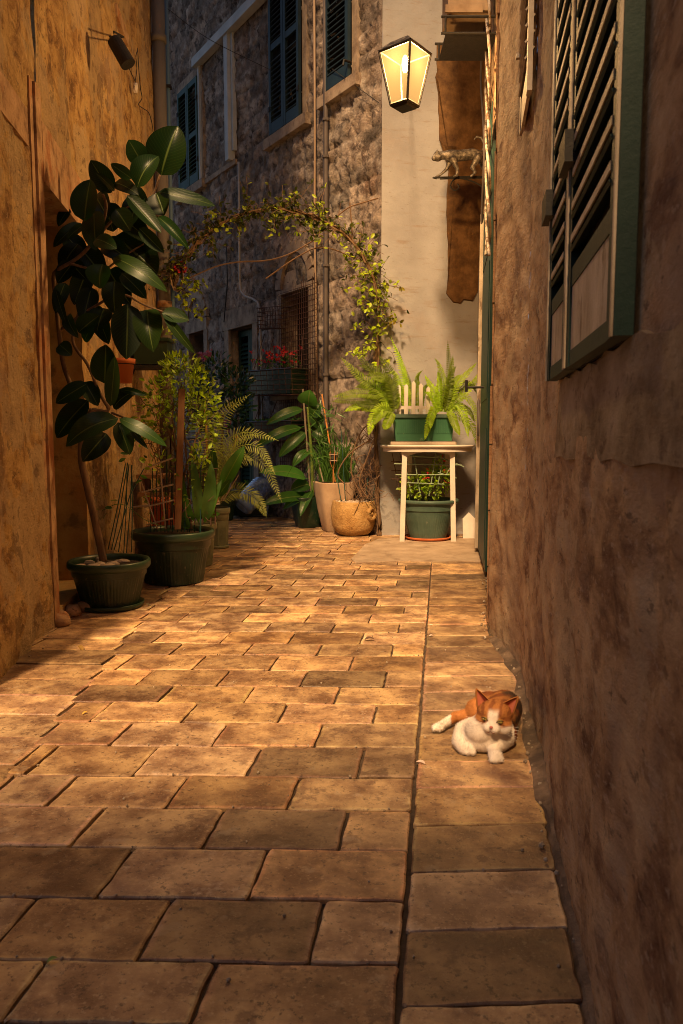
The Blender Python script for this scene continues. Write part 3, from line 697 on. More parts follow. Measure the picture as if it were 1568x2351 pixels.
# ---- white house
WR = V((1.34, 7.42, 0)); PW = Plane((C0.x, C0.y+.005), (WR.x, WR.y), 1)
if PW.n.y > 0: PW.n = -PW.n
wh = thing('house', (1.2, 8.6, 0), 'white limewashed house end wall behind the lantern and the white table', 'house')
def d_w(t, z): return .008*FR(t, z, 6.6, 3)+.003*FR(t, z, 9.9, 14, 3)+ (.03*(FR(t, z, 2, 5)+.3) if z < .0 else 0), (1, 1, 1)
wm = MB(); wallgrid(wm, PW, 0, PW.L+.05, -.03, 6, .03, d_w); wallgrid(wm, PW, 0, PW.L+.05, 6, 9, .5, lambda t, z: (0, (1, 1, 1)))
wm.add([PW.pt(0, 9), PW.pt(PW.L+.05, 9), PW.pt(PW.L+.05, 9)+V((0, 5, 0)), PW.pt(0, 9)+V((0, 5, 0))], [(0, 1, 2, 3)])
obj('wall', wm, WHITE_W, wh, smooth=True)

shadow_poly = [PW.hit(x, y) for x, y in ((1001, 96), (1003, 160), (998, 176), (1005, 186), (1008, 322), (1020, 334), (1046, 336), (1030, 372), (1024, 470), (1027, 560), (1029, 640), (1024, 676), (1040, 698), (1056, 700), (1064, 690), (1085, 694), (1110, 640), (1112, 400), (1112, 96))]
patch(PW, shadow_poly, .016, SHADOW_BROWN, 'painted_shadow_patch', wh)  # thin brown plate that paints in the shadow column on this wall
# ---- unseen house added behind the viewer to shade the foreground
def block(name, x0, x1, y0, y1, z0, z1, label, cat, m=BLOCKER_WALL):
    b = thing(name, ((x0+x1)/2, (y0+y1)/2, 0), label, cat); mb = MB(); mb.box(x0, x1, y0, y1, z0, z1); obj('wall', mb, m, b)
    return b, mb
SL = 1.15
ZB = (1.84+3.4)*SL  # height chosen to place the sun's shadow edge on the paving
b, _ = block('house', -7, 6, -7.4, -3.4, 0, ZB, 'plain rendered house added unseen behind the viewer to shade the foreground', 'house')
mb = MB(); mb.add([(-7.3, -7.6, ZB+.01), (6.3, -7.6, ZB+.01), (6.3, -3.2, ZB+.01), (-7.3, -3.2, ZB+.01), (-7.3, -5.4, ZB+.5), (6.3, -5.4, ZB+.5)], [(0, 1, 5, 4), (2, 3, 4, 5), (1, 2, 5), (3, 0, 4), (0, 3, 2, 1)]); obj('roof', mb, TERRA, b)  # roof of the added unseen house
# ------------------------------------------------------------------ the lit lantern
LD = 5.0; lc = P(929, 250, LD); lt = P(929, 122, LD); la = P(932, 92, LD)
lan = thing('lantern', (lc.x, lc.y, lc.z), 'lit wrought iron lantern with frosted amber panes hanging before the white wall', 'lantern')
sz = .66/200
ang0 = math.radians(-90+6); rt, rb_ = .162, .088
LAN_E = 1000
def ring(r_, z): return [V((lc.x + r_*math.cos(ang0+k*math.pi/2), lc.y + r_*math.sin(ang0+k*math.pi/2), z)) for k in range(4)]
zt_, zb_ = lt.z, lc.z+.02; top, bot = ring(rt, zt_), ring(rb_, zb_)
mb = MB()
for k in range(4):
    mb.tube([bot[k], top[k]], .0085, 5); mb.tube([top[k], top[(k+1) % 4]], .009, 5); mb.tube([bot[k], bot[(k+1) % 4]], .010, 5)
b2 = ring(rb_*.8, zb_-.02); mb.add(bot+b2, [(0, 4, 5, 1), (1, 5, 6, 2), (2, 6, 7, 3), (3, 7, 4, 0), (4, 7, 6, 5)])
frame = obj('frame', mb, IRON, lan)
mb = MB()
rt2 = ring(rt*1.07, zt_+.005); rt3 = ring(rt*.55, zt_+.062); rt4 = ring(rt*.22, la.z-.012)
mb.add(rt2+rt3+rt4+[V((lc.x, lc.y, la.z))], [(k, (k+1) % 4, 4+(k+1) % 4, 4+k) for k in range(4)]+[(4+k, 4+(k+1) % 4, 8+(k+1) % 4, 8+k) for k in range(4)]+[(8+k, 8+(k+1) % 4, 12) for k in range(4)])
obj('roof', mb, mat('worn_lantern_roof', [(.38, (.02, .018, .018)), (.52, (.07, .06, .06)), (.62, (.20, .17, .14))], scale=30, rough=.6, metal=.2, bump=.4), lan)
gm = bpy.data.materials.new('amber_glass'); gm.use_nodes = True; n_ = gm.node_tree.nodes; l_ = gm.node_tree.links
pb = n_['Principled BSDF']; tr = n_.new('ShaderNodeBsdfTransparent'); tr.inputs[0].default_value = (1, .86, .6, 1)
em = n_.new('ShaderNodeEmission'); em.inputs[0].default_value = (1, .54, .16, 1); em.inputs[1].default_value = .62
tl = n_.new('ShaderNodeBsdfTranslucent'); tl.inputs[0].default_value = (.0011, .0008, .0004, 1)
m1 = n_.new('ShaderNodeMixShader'); m2_ = n_.new('ShaderNodeAddShader'); m1.inputs[0].default_value = .8
l_.new(tl.outputs[0], m2_.inputs[0]); l_.new(em.outputs[0], m2_.inputs[1]); l_.new(tr.outputs[0], m1.inputs[1]); l_.new(m2_.outputs[0], m1.inputs[2]); l_.new(m1.outputs[0], n_['Material Output'].inputs[0])
for k in range(4):
    mb = MB(); q = [bot[k], bot[(k+1) % 4], top[(k+1) % 4], top[k]]; ctr = V((lc.x, lc.y, 0))
    q = [p + (V((lc.x, lc.y, p.z))-p)*.02 for p in q]; mb.add(q, [(0, 1, 2, 3)]); obj('pane', mb, gm, lan)
mb = MB(); bz = lc.z+.265; mb.ico((lc.x+.0, lc.y, bz), (.020, .020, .055), 2)
bulb_m = bpy.data.materials.new('glowing_bulb'); bulb_m.use_nodes = True; bb = bulb_m.node_tree.nodes['Principled BSDF']
bb.inputs['Emission Color'].default_value = (1, .72, .34, 1); bb.inputs['Emission Strength'].default_value = 70
obj('bulb', mb, bulb_m, lan, smooth=True)
GLARE_BLACK = mat('near_black_lining', (.0012, .0010, .0008), rough=1, spec=0)  # near-black lining added to stop the bulb overlighting the roof underside
mb = MB(); mb.tube([(lc.x, lc.y, bz-.045), (lc.x, lc.y, zb_)], .006); obj('bulb_holder', mb, GLARE_BLACK, lan)
cA, cB = ring(rt*.98, zt_-.004), ring(rt*.5, zt_+.05); mb = MB(); mb.add(cA+cB, [(4, 5, 6, 7)]+[(k, (k+1) % 4, 4+(k+1) % 4, 4+k) for k in range(4)]); obj('glare_lining', mb, GLARE_BLACK, lan)
# bracket running straight back to the white wall
mb = MB(); wp = P(932, 150, 7.33)
mb.tube([V((lc.x, lc.y, la.z-.01)), V((lc.x, lc.y, la.z-.03))+V((.005, .12, .0)), wp+V((0, -.25, 0)), wp], .005); mb.obox(wp, (.04, 0, 0), (0, .012, 0), (0, 0, .08)); obj('bracket', mb, IRON, lan)
ld = bpy.data.lights.new('lantern_light', 'POINT'); ld.energy = 70; ld.color = (1, .64, .32); ld.shadow_soft_size = .05
lo = bpy.data.objects.new('lantern_light', ld); COL.objects.link(lo); lo.parent = lan; lo.location = (0, 0, bz-lc.z+.0)
ld.energy = LAN_E

# ------------------------------------------------------------------ pots
def pot_mesh(c, rt_, rb2, h, n=64, rib=.0022, rimh=.045, lip=.02):
    body = MB(); H1 = h-rimh
    prof = [(rb2*.9, 0), (rb2, .006), (rb2*1.01, .03), (rb2+(rt_*.86-rb2)*.55, H1*.5), (rt_*.86, H1*.80), (rt_*.86, H1*.81), (rt_*.89, H1*.82), (rt_*.91, H1), (rt_*.86, H1), (rt_*.84, h-.05), (0.001, h-.05)]
    body.lathe(prof[:-2], c, n*3, rib, n, ribz=(.02, H1*.80))
    rim = MB(); rim.lathe([(rt_*.91, H1-.002), (rt_*.965, H1), (rt_, H1+rimh*.3), (rt_*.995, H1+rimh*.8), (rt_*.97, h), (rt_*.93, h), (rt_*.90, h-.02), (rt_*.87, h-.06)], c, 64)
    soil = MB(); soil.lathe([(rt_*.885, h-.035), (rt_*.5, h-.028), (.001, h-.026)], c, 40)
    return body, rim, soil
def potted(c, rt_, rb2, h, label, mbody=POT_GREEN, mrim=POT_RIM, saucer=None, cat='potted plant', name='potted_plant', group=None, rim_h=.045):
    c = V(c); th = thing(name, c, label, cat, group); z0 = .014 if saucer else 0
    b, r_, s = pot_mesh(c+V((0, 0, z0)), rt_, rb2, h, rimh=rim_h); p = obj('pot', b, mbody, th, smooth=True); smooth_angle(p, 50)
    ro = obj('rim', r_, mrim, p, smooth=True); so = obj('soil', s, SOIL, th, smooth=True)
    if saucer:
        mb = MB(); mb.lathe([(.001, .001), (saucer*.9, .001), (saucer*.97, .006), (saucer, .028), (saucer*.97, .03), (saucer*.93, .012), (.001, .011)], c, 48); obj('saucer', mb, mrim, th, smooth=True)
    return th
DR = 4.12
c1 = G(254, 1392); c1 = V((c1.x, c1.y, 0))
rp_ = potted(c1, P(347, 1290, c1.y).x-P(254, 1290, c1.y).x, .155, P(254, 1284, c1.y).z-.014, 'rubber plant with big glossy dark leaves in the nearest green ribbed pot', saucer=.185, cat='rubber plant', name='rubber_plant')
c2 = G(400, 1334)
bp_ = potted(c2, (95)/F*c2.y, .19, P(400, 1216, c2.y).z, 'bushy yellow green shrub with wooden stake and trellis in a large dark green pot', cat='potted shrub', name='potted_shrub', rim_h=.055)
RT1 = P(347, 1290, c1.y).x-P(254, 1290, c1.y).x
# rubber plant
T1 = c1.y
def pl_(x, y, d): return P(x, y, d)
st = MB(); TD = T1
def path(pts, d0, d1): n = len(pts); return [P(x, y, d0+(d1-d0)*i/(n-1)) for i, (x, y) in enumerate(pts)]
def sm(pts, k=3):
    for _ in range(k):
        q = [pts[0]]
        for a, b in zip(pts[:-1], pts[1:]): q += [a*.75+b*.25, a*.25+b*.75]
        pts = q+[pts[-1]]
    return pts
def stem(mb, pts, r0, r1, n=8):
    q = sm(pts, 2); m = len(q); mb.tube(q, [r0+(r1-r0)*i/(m-1) for i in range(m)], n)
stem(st, path([(238, 1290), (216, 1185), (197, 1104), (184, 1050), (190, 990), (212, 940)], TD-.02, TD-.05), .023, .016)
obj('trunk', st, BARK, rp_, smooth=True)
st = MB()
stem(st, path([(190, 1000), (186, 945), (160, 880), (143, 832), (135, 760), (128, 690), (140, 640)], TD-.03, TD+.1), .014, .011)
stem(st, path([(212, 940), (257, 948), (229, 906), (203, 836), (175, 804), (165, 780), (172, 745), (180, 720)], TD-.05, TD+.05), .010, .007)
stem(st, path([(257, 948), (300, 965)], TD-.05, TD-.1), .007, .004)
stem(st, path([(128, 690), (122, 640), (125, 622), (180, 594), (219, 550), (240, 505), (245, 469), (236, 446)], TD+.1, TD-.1), .012, .007)
stem(st, path([(219, 550), (262, 500), (300, 470), (330, 470)], TD, TD+.1), .008, .005)
stem(st, path([(160, 605), (235, 625), (280, 590), (330, 560)], TD, TD+.1), .007, .004)
stem(st, path([(240, 690), (286, 672), (323, 698), (375, 716)], TD, TD+.1), .007, .004)
stem(st, path([(330, 480), (336, 477), (354, 443), (367, 402)], TD+.1, TD+.1), .007, .005)
stem(st, path([(300, 470), (345, 490), (364, 498)], TD+.1, TD+.1), .006, .004)
stem(st, path([(135, 760), (190, 720), (240, 690)], TD+.1, TD), .009, .007)
obj('branch', st, BARK, rp_, smooth=True)
LV = [ # base, tip, width(px), depth offset, tone, normal lean
 (370, 402, 409, 290, 72, .05, .7), (325, 374, 295, 321, 42, -.1, 1.6), (315, 430, 364, 359, 52, -.15, 1.0), (302, 410, 254, 376, 24, -.05, 1.7),
 (255, 443, 208, 368, 44, .05, .9), (194, 508, 208, 412, 54, -.1, 1.7), (216, 485, 221, 575, 48, -.02, 1.4), (263, 438, 219, 397, 17, -.12, 1.2),
 (364, 441, 494, 473, 30, .0, .9), (362, 498, 433, 572, 22, -.05, .9), (359, 443, 377, 495, 56, .08, .8), (292, 449, 370, 535, 34, -.08, 1.0),
 (320, 524, 376, 580, 27, -.1, 1.1), (266, 542, 362, 628, 90, .12, .7), (219, 549, 268, 571, 32, -.18, 1.5), (236, 607, 230, 663, 56, -.2, 1.9),
 (260, 592, 384, 670, 32, -.18, 2.0), (279, 628, 336, 686, 36, -.1, 1.2), (263, 646, 264, 721, 44, -.05, .9), (294, 698, 290, 825, 60, -.05, .8),
 (338, 711, 352, 808, 54, .0, 1.1), (372, 719, 434, 735, 34, 0, 1.2), (377, 722, 448, 812, 20, .02, 1.5), (185, 512, 123, 568, 30, .05, .9),
 (194, 516, 154, 550, 20, -.05, 1.4), (266, 480, 299, 530, 46, -.12, 1.1), (300, 425, 340, 480, 30, .05, .7), (150, 590, 198, 642, 40, .12, .6),
 (128, 664, 156, 752, 17, -.05, 1.2), (180, 763, 228, 724, 38, -.1, 1.4), (156, 724, 180, 776, 28, -.05, 1.3), (240, 708, 222, 765, 52, .05, 1.0),
 (263, 420, 318, 448, 34, .02, .8), (219, 448, 250, 503, 42, .08, .8), (247, 464, 260, 532, 52, .1, .7), (240, 880, 243, 791, 58, -.15, 1.1),
 (254, 932, 264, 818, 30, -.2, 1.5), (200, 881, 128, 926, 38, -.1, 1.4), (203, 919, 130, 1005, 50, -.05, 1.2), (271, 961, 152, 1025, 56, -.25, 1.6),
 (245, 996, 190, 1060, 46, -.1, .9), (274, 961, 383, 1025, 28, -.22, 2.0), (271, 970, 298, 1044, 42, -.15, 1.1), (299, 983, 340, 1031, 16, -.15, 1.4),
 (261, 938, 314, 898, 38, .05, .8), (277, 895, 338, 908, 14, .0, 1.4), (194, 877, 225, 932, 34, .02, 1.3), (136, 791, 165, 816, 30, -.05, 2.0),
 (194, 784, 225, 738, 30, -.02, 1.5), (180, 560, 140, 620, 44, .15, .6), (200, 620, 170, 700, 46, .12, .6), (250, 620, 300, 700, 54, .14, .6),
 (300, 560, 330, 660, 60, .16, .6), (210, 660, 190, 740, 40, .1, .7), (150, 650, 128, 720, 30, .1, .8), (160, 480, 134, 520, 26, .12, .7),
 (240, 560, 300, 600, 46, .1, .7), (320, 450, 300, 520, 44, .1, .7), (170, 600, 132, 650, 34, .08, .8), (215, 700, 250, 790, 44, .1, .8),
 (150, 540, 195, 600, 46, .16, .6), (185, 570, 240, 640, 56, .18, .55), (270, 500, 345, 560, 50, .16, .6)]
lf = MB()
for i, (bx, by, tx, ty, wd, do, tone) in enumerate(LV):
    d = TD + do + R.uniform(-.03, .03); b = P(bx, by, d); L = math.hypot(tx-bx, ty-by)
    t_ = P(tx, ty, d + R.uniform(-.10, .04))
    nz = V((R.uniform(-.35, .35), -1, R.uniform(.1, .5)))
    tn = tone*R.uniform(.85, 1.15)
    lf.leaf(b, t_, wd/F*d*R.uniform(.98, 1.24), nz, bend=R.uniform(-.02, .17), fold=R.uniform(.08, .5), seg=12, col=(tn*R.uniform(.9, 1.7), tn, tn*R.uniform(.7, 1.1)), rows=3)
obj('foliage', lf, L_RUBBER, rp_, smooth=True)
mb = MB()
for k in range(16):
    a = R.uniform(0, 6.28); r_ = R.uniform(.03, RT1*.75); 
    if math.cos(a) > .75: continue
    mb.ico(c1+V((math.cos(a)*r_, math.sin(a)*r_, P(254, 1284, c1.y).z-.022)), (R.uniform(.02, .045), R.uniform(.02, .035), R.uniform(.012, .022)), 1, jit=.12)
obj('stones', mb, PEBBLE, rp_, smooth=True)
for (x0, x1, y0, y1) in ((248, 288, 1262, 1064), (256, 293, 1262, 1064), (272, 296, 1268, 1066), (284, 292, 1270, 1062), (290, 303, 1270, 1068), (302, 302, 1268, 1068), (262, 330, 1200, 1076)):
    mb = MB(); dd = c1.y+R.uniform(.02, .12); mb.tube([P(x0, y0 if y0 > 1250 else 1262, dd), P((x0+x1)/2+2, (y0+y1)/2, dd), P(x1, y1, dd+.03)], .0032, 5); obj('support_wire', mb, STAKE_G, rp_)
# bits of tendril near the wires
lf = MB()
for (x, y) in ((272, 1060), (240, 1165), (252, 1150), (228, 1170), (246, 1176), (275, 1040), (310, 1110), (322, 1090)):
    p = P(x, y, 4.2); lf.sleaf(p, (R.uniform(-1, 1), 0, R.uniform(-.3, .5)), .045, .022, (1, 1, 1))
lf.tube(sm([P(235, 1172, 4.2), P(280, 1150, 4.2), P(330, 1195, 4.25), P(380, 1210, 4.4)], 2), .0018, 4)
obj('tendril', lf, L_MID, rp_)

# foliage clouds
def cloud(mb, c, rad, n, L, w, tones, d=None, hollow=.2, up=.3):
    c = V(c); rad = V(rad)
    for _ in range(n):
        while True:
            q = V((R.uniform(-1, 1), R.uniform(-1, 1), R.uniform(-1, 1)))
            if hollow < q.length < 1 and FR(q.x+c.x, q.y, q.z+c.z, 2.4, 2) > -.22: break
        p = c + V((q.x*rad.x, q.y*rad.y, q.z*rad.z)); dr = (q + V((R.uniform(-.6, .6), R.uniform(-.6, .6), R.uniform(-.6, .6)+up)))
        t = R.choice(tones)*R.uniform(.8, 1.2); k = R.uniform(.7, 1.25)
        mb.sleaf(p, dr, L*k, w*k, (t, t*R.uniform(.9, 1.05), t))
def pr(px, d): return px/F*d
d2 = c2.y
lf = MB()
for (x, y, rx, ry, n, do) in ((420, 865, 52, 52, 190, 0), (370, 905, 50, 45, 120, .05), (460, 900, 40, 60, 170, 0), (350, 940, 40, 50, 80, .1), (475, 960, 28, 60, 130, 0), (400, 960, 60, 60, 110, .1),
                              (460, 1045, 30, 20, 45, -.1), (365, 1060, 30, 20, 26, -.1), (330, 1000, 25, 30, 30, .05), (440, 1100, 45, 50, 50, 0), (370, 1150, 50, 40, 30, 0), (405, 840, 30, 26, 60, -.05)):
    cloud(lf, P(x, y, d2+do), (pr(rx, d2), .16, pr(ry, d2)), n, .042, .022, (.45, .8, 1, 1.5, 1.9))
obj('foliage', lf, L_BRIGHT, bp_)
tw = MB()
for k in range(95):
    x, y = R.uniform(345, 478), R.uniform(900, 1200); p = P(x, y, d2+R.uniform(-.1, .12)); pts = [p]
    for j in range(4): pts.append(pts[-1]+V((R.uniform(-.06, .06), R.uniform(-.03, .03), R.uniform(-.01, .09))))
    tw.tube(sm(pts, 1), .0022, 4)
for k in range(7):
    x = R.uniform(380, 440); tw.tube(sm([P(x, 1215, d2), P(x+R.uniform(-20, 20), 1100, d2), P(x+R.uniform(-40, 40), 980, d2)], 1), .006, 5)
obj('twigs', tw, TWIG, bp_)
mb = MB(); a, b = P(408, 1215, d2-.1), P(417, 893, d2-.1); mb.obox((a+b)/2, V((.019, .006, 0)), V((-.004, .012, 0)), (b-a)/2); obj('wooden_stake', mb, WOOD, bp_)
mb = MB(); dt = d2-.12
for a, b in (((322, 1100), (362, 1215)), ((368, 1075), (380, 1215)), ((325, 1130), (398, 1112)), ((330, 1165), (400, 1148)), ((335, 1205), (398, 1190)), ((333, 1075), (396, 1052)), ((300, 1165), (340, 1160))):
    mb.tube([P(*a, dt), P(*b, dt)], .0055, 5)
obj('trellis', mb, TRELLIS_P, bp_)
for k in range(15):
    mb = MB(); x = 345+k*8.5+R.uniform(-4, 4); dd = d2+R.uniform(-.1, .12)
    mb.tube([P(x, 1222, dd), P(x+R.uniform(-6, 6), R.uniform(1030, 1110), dd)], .0036, 5); obj('support_wire', mb, STAKE_G, bp_)
mb = MB(); dt = d2-.02
for y in (1085, 1118, 1150, 1185): mb.tube([P(425, y+4, dt), P(497, y-4, dt)], .0042, 5)
for x in (430, 447, 465, 484, 494): mb.tube([P(x, 1205, dt), P(x+2, 1078, dt)], .0042, 5)
obj('wire_grid', mb, RUSTIRON, bp_)
mb = MB()
for (bx, by, tx, ty, w_) in ((455, 1200, 440, 1050, 24), (470, 1200, 485, 1060, 30), (450, 1200, 420, 1090, 20), (430, 1215, 425, 1170, 24), (480, 1190, 510, 1100, 20)):
    mb.leaf(P(bx, by, d2), P(tx, ty, d2-.05), pr(w_, d2), (R.uniform(-.4, .4), -1, .2), seg=8, col=(1.2, 1.2, 1.2))
obj('broad_leaves', mb, L_MID, bp_, smooth=True)

# strelitzia style pot behind, then the olive pot with the cycad
c4 = G(452, 1296); c4.y = 5.55; c4.x = (452-784)/F*5.55
p4_ = potted(c4, pr(44, c4.y), .1, P(452, 1200, c4.y).z, 'faded olive pot of broad pointed leaves wedged behind the large shrub pot', POT_OLIVE, POT_OLIVE, cat='potted plant')
mb = MB(); d4 = c4.y
for (bx, by, tx, ty, w_, t) in ((470, 1190, 561, 1024, 34, 1.6), (480, 1170, 530, 1100, 20, .9), (455, 1190, 440, 1020, 26, .8), (470, 1180, 490, 1030, 30, .7), (460, 1190, 505, 1180, 16, 1.3), (462, 1190, 478, 1050, 36, .6)):
    b_ = P(bx, by, d4); t_ = P(tx, ty, d4-.1); m_ = b_.lerp(t_, .45); mb.tube([b_, m_], .006, 5, (t, t, t)); mb.leaf(m_, t_, pr(w_, d4), (.3, -1, .5), seg=10, bend=.1, col=(t, t, t))
obj('foliage', mb, L_BANANA, p4_, smooth=True)
c3 = G(500, 1258)
p3_ = potted(c3, pr(30, c3.y), .085, P(500, 1165, c3.y).z-.014, 'cycad with arching feathery fronds in a pale ribbed pot on a saucer', POT_OLIVE, POT_OLIVE, saucer=pr(26, c3.y), cat='cycad', name='potted_cycad', rim_h=.05)
def frond(mb, pts, wid, n=34, col=(1, 1, 1), droop=.3, lw=.008, seed=0, taper=.35):
    q = sm([V(p) for p in pts], 3); tot = sum((b-a).length for a, b in zip(q[:-1], q[1:])); mb.tube(q, [.0045*(1-.7*i/len(q)) for i in range(len(q))], 4, col)
    acc = 0; k = 0; step = tot/n
    for a, b in zip(q[:-1], q[1:]):
        L = (b-a).length; d = (b-a).normalized()
        while acc < L:
            p = a+d*acc; s_ = k/n
            if s_ > .04:
                sd = d.cross(V((.15, -1, .25))).normalized(); l_ = wid*(math.sin(math.pi*min(1, s_*.9+.12))**.6)*(1-taper*s_)
                for sg in (-1, 1):
                    dd = (sd*sg + d*.55 + V((0, 0, -droop)) + V((R.uniform(-.1, .1), R.uniform(-.25, .25), R.uniform(-.1, .1)))).normalized(); t = R.uniform(.8, 1.2)
                    mb.sleaf(p, dd, l_, lw, tuple(c_*t for c_ in col), nrm=V((.2*sg, -1, .4)))
            k += 1; acc += step
        acc -= L
mb = MB(); d3 = c3.y
for pts in ([(500, 1160), (505, 1020), (560, 985), (640, 1012)], [(500, 1160), (510, 1040), (590, 1010), (632, 1090)], [(500, 1160), (510, 1060), (600, 1040), (648, 1155)],
            [(505, 1150), (540, 1120), (590, 1140), (612, 1188)], [(500, 1160), (490, 1020), (520, 940), (575, 905)], [(500, 1160), (480, 1010), (510, 930), (560, 930)],
            [(500, 1160), (495, 1060), (530, 1030), (585, 1060)], [(500, 1160), (505, 1060), (540, 1000), (600, 1000)], [(500, 1160), (480, 1040), (470, 960), (480, 900)]):
    dd = R.uniform(-.25, .1); frond(mb, [P(x, y, d3+dd*i/3) for i, (x, y) in enumerate(pts)], pr(30, d3), 44, (R.uniform(.8, 1.4),)*3, .35, .0085)
obj('foliage', mb, L_PALM, p3_)
for (xa, ya, xb, yb, m_, r_) in ((497, 1155, 545, 1000, BAMBOO, .006), (507, 1150, 540, 1085, PVCW, .005), (512, 1150, 548, 1090, PVCW, .005), (489, 1160, 483, 960, CABLE, .008), (478, 1100, 470, 905, BAMBOO, .010)):
    mb = MB(); mb.tube([P(xa, ya, d3-.03), P(xb, yb, d3-.02)], r_, 6); obj('cane', mb, m_, p3_)
mb = MB(); mb.lathe([(pr(19, d3), 0), (pr(17, d3), .36)], P(487, 1158, d3+.02), 20); obj('white_sleeve', mb, WHITE_PL, p3_, smooth=True)

# ------------------------------------------------------------------ group at the stone corner
# carved stone pot
cs = V(((812-784)/F*7.30, 7.30, 0))
sp = thing('stone_planter', cs, 'squat round yellow stone planter with a carved ring handle', 'planter')
R0 = pr(52, cs.y); hz = P(812, 1150, cs.y).z
prof = [(.3, .0), (.62, .004), (.80, .035), (.93, .09), (1.0, .17), (1.01, .22), (.985, hz*.80), (.95, hz*.97), (.93, hz), (.80, hz), (.78, hz-.04), (0.01, hz-.045)]
mb = MB(); mb.lathe([(r_*R0, z) for r_, z in prof[:10]], cs, 56)
mb.v = [p + V((p.x-cs.x, p.y-cs.y, 0))*.05*FR(p.x, p.y, p.z, 14, 3) + V((0, 0, .004*N(p.x, p.y, p.z, 20))) for p in mb.v]
obj('bowl', mb, STONE_POT, sp, smooth=True)
mb = MB(); a_ = math.radians(-38); hc = cs + V((math.cos(a_)*R0*.97, math.sin(a_)*R0*.97, hz*.66)); u_ = V((-math.sin(a_), math.cos(a_), 0))
mb.tube([hc + (u_*math.cos(t)*1.0+V((0, 0, 1))*math.sin(t))*.052 for t in [i*2*math.pi/20 for i in range(21)]], .024, 8, cap=False); mb.ico(hc-V((math.cos(a_), math.sin(a_), 0))*.012, .03, 1); obj('handle', mb, STONE_POT, sp, smooth=True)
mb = MB(); mb.lathe([(R0*.84, hz-.012), (.001, hz-.008)], cs, 30)
for k in range(60):
    a = R.uniform(0, 6.28); r_ = R.uniform(.02, R0*.84); mb.ico(cs+V((math.cos(a)*r_, math.sin(a)*r_, hz-.006)), R.uniform(.008, .015), 1, jit=.15)
obj('gravel', mb, PEBBLE, sp)
mb = MB()
for k in range(10):
    x = R.uniform(785, 845); pts = [P(x, 1152, cs.y)]
    for j in range(5): pts.append(pts[-1]+V((R.uniform(-.09, .09), R.uniform(-.03, .08), R.uniform(-.02, .12))))
    mb.tube(sm(pts, 2), .004, 5)
obj('twigs', mb, TWIG, sp)
for (xa, ya, xb, yb) in ((783, 1150, 772, 1085), (793, 1150, 783, 985), (855, 1150, 868, 1080), (838, 1150, 845, 1095)):
    mb = MB(); mb.tube([P(xa, ya, cs.y), P(xb, yb, cs.y+.05)], .0045, 5); obj('support_wire', mb, STAKE_G, sp)
# tall square tan planter
ct = V(((768-784)/F*7.62, 7.62, 0))
tp = thing('tall_planter', ct, 'tall tapering tan planter holding grassy leaves and canes', 'planter')
def sqpot(c, wt, wb, h, yaw, th=.02, rr=.25, wy=1.0):
    mb = MB(); n = 40; vs = []
    def sup(a): 
        c_, s_ = math.cos(a), math.sin(a); k = (abs(c_)**5+abs(s_)**5)**(-1/5); return c_*k, s_*k
    lv = [(wb*.94, 0), (wb, .01), (wb+(wt-wb)*.5, h*.42), (wt, h-.01), (wt, h), (wt-th, h), (wt-th-.005, h-.06)]
    for r_, z in lv:
        for k in range(n):
            x, y = sup(2*math.pi*k/n); y *= wy; vs.append(V(c)+V(((x*math.cos(yaw)-y*math.sin(yaw))*r_, (x*math.sin(yaw)+y*math.cos(yaw))*r_, z)))
    mb.add(vs, [(i*n+k, i*n+(k+1) % n, (i+1)*n+(k+1) % n, (i+1)*n+k) for i in range(len(lv)-1) for k in range(n)])
    s = MB(); s.lathe([(wt-th, h-.03), (.001, h-.03)], c, 24, sx=1, sy=wy); return mb, s
a, s_ = sqpot(ct, pr(44, ct.y), pr(25, ct.y), P(768, 1106, ct.y).z, .35); obj('pot', a, PLANTER_T, tp, smooth=True); obj('soil', s_, SOIL, tp)
mb = MB(); dt = ct.y
for k in range(150):
    bx = R.uniform(735, 800); a_ = R.uniform(-1, 1); Lp = R.uniform(60, 150)*(1 if k % 3 else .6); top_y = 1105-Lp*(1-abs(a_)*.6)
    b_ = P(bx, 1106, dt); m_ = P(bx+a_*Lp*.35, 1106-Lp*.7, dt+R.uniform(-.1, .1)); t_ = P(bx+a_*Lp*.75, top_y+R.uniform(0, 60)*abs(a_), dt+R.uniform(-.15, .1)); t = R.uniform(.6, 1.5)
    q = sm([b_, m_, t_], 2); 
    for i in range(len(q)-1):
        w_ = .009*(1-i/len(q)); sd = V((1, .3, 0)).normalized()*w_; w2_ = V((1, .3, 0)).normalized()*.009*(1-(i+1)/len(q))
        mb.add([q[i]-sd, q[i]+sd, q[i+1]+w2_, q[i+1]-w2_], [(0, 1, 2, 3)], (t, t, t))
for k in range(70):
    p = P(R.uniform(725, 775), R.uniform(935, 1060), dt+R.uniform(-.1, .1)); mb.sleaf(p, (R.uniform(-1, 1), R.uniform(-.5, .3), R.uniform(-.5, .8)), .13, .016, (R.uniform(.7, 1.6),)*3)
obj('foliage', mb, L_MID, tp)
for (xa, ya, xb, yb, m_, r_) in ((770, 1106, 739, 905, BAMBOO, .008), (742, 1106, 728, 1050, GREYWOOD, .007)):
    mb = MB(); mb.tube([P(xa, ya, dt-.03), P(xb, yb, dt+.02)], r_, 6); obj('cane', mb, m_, tp)
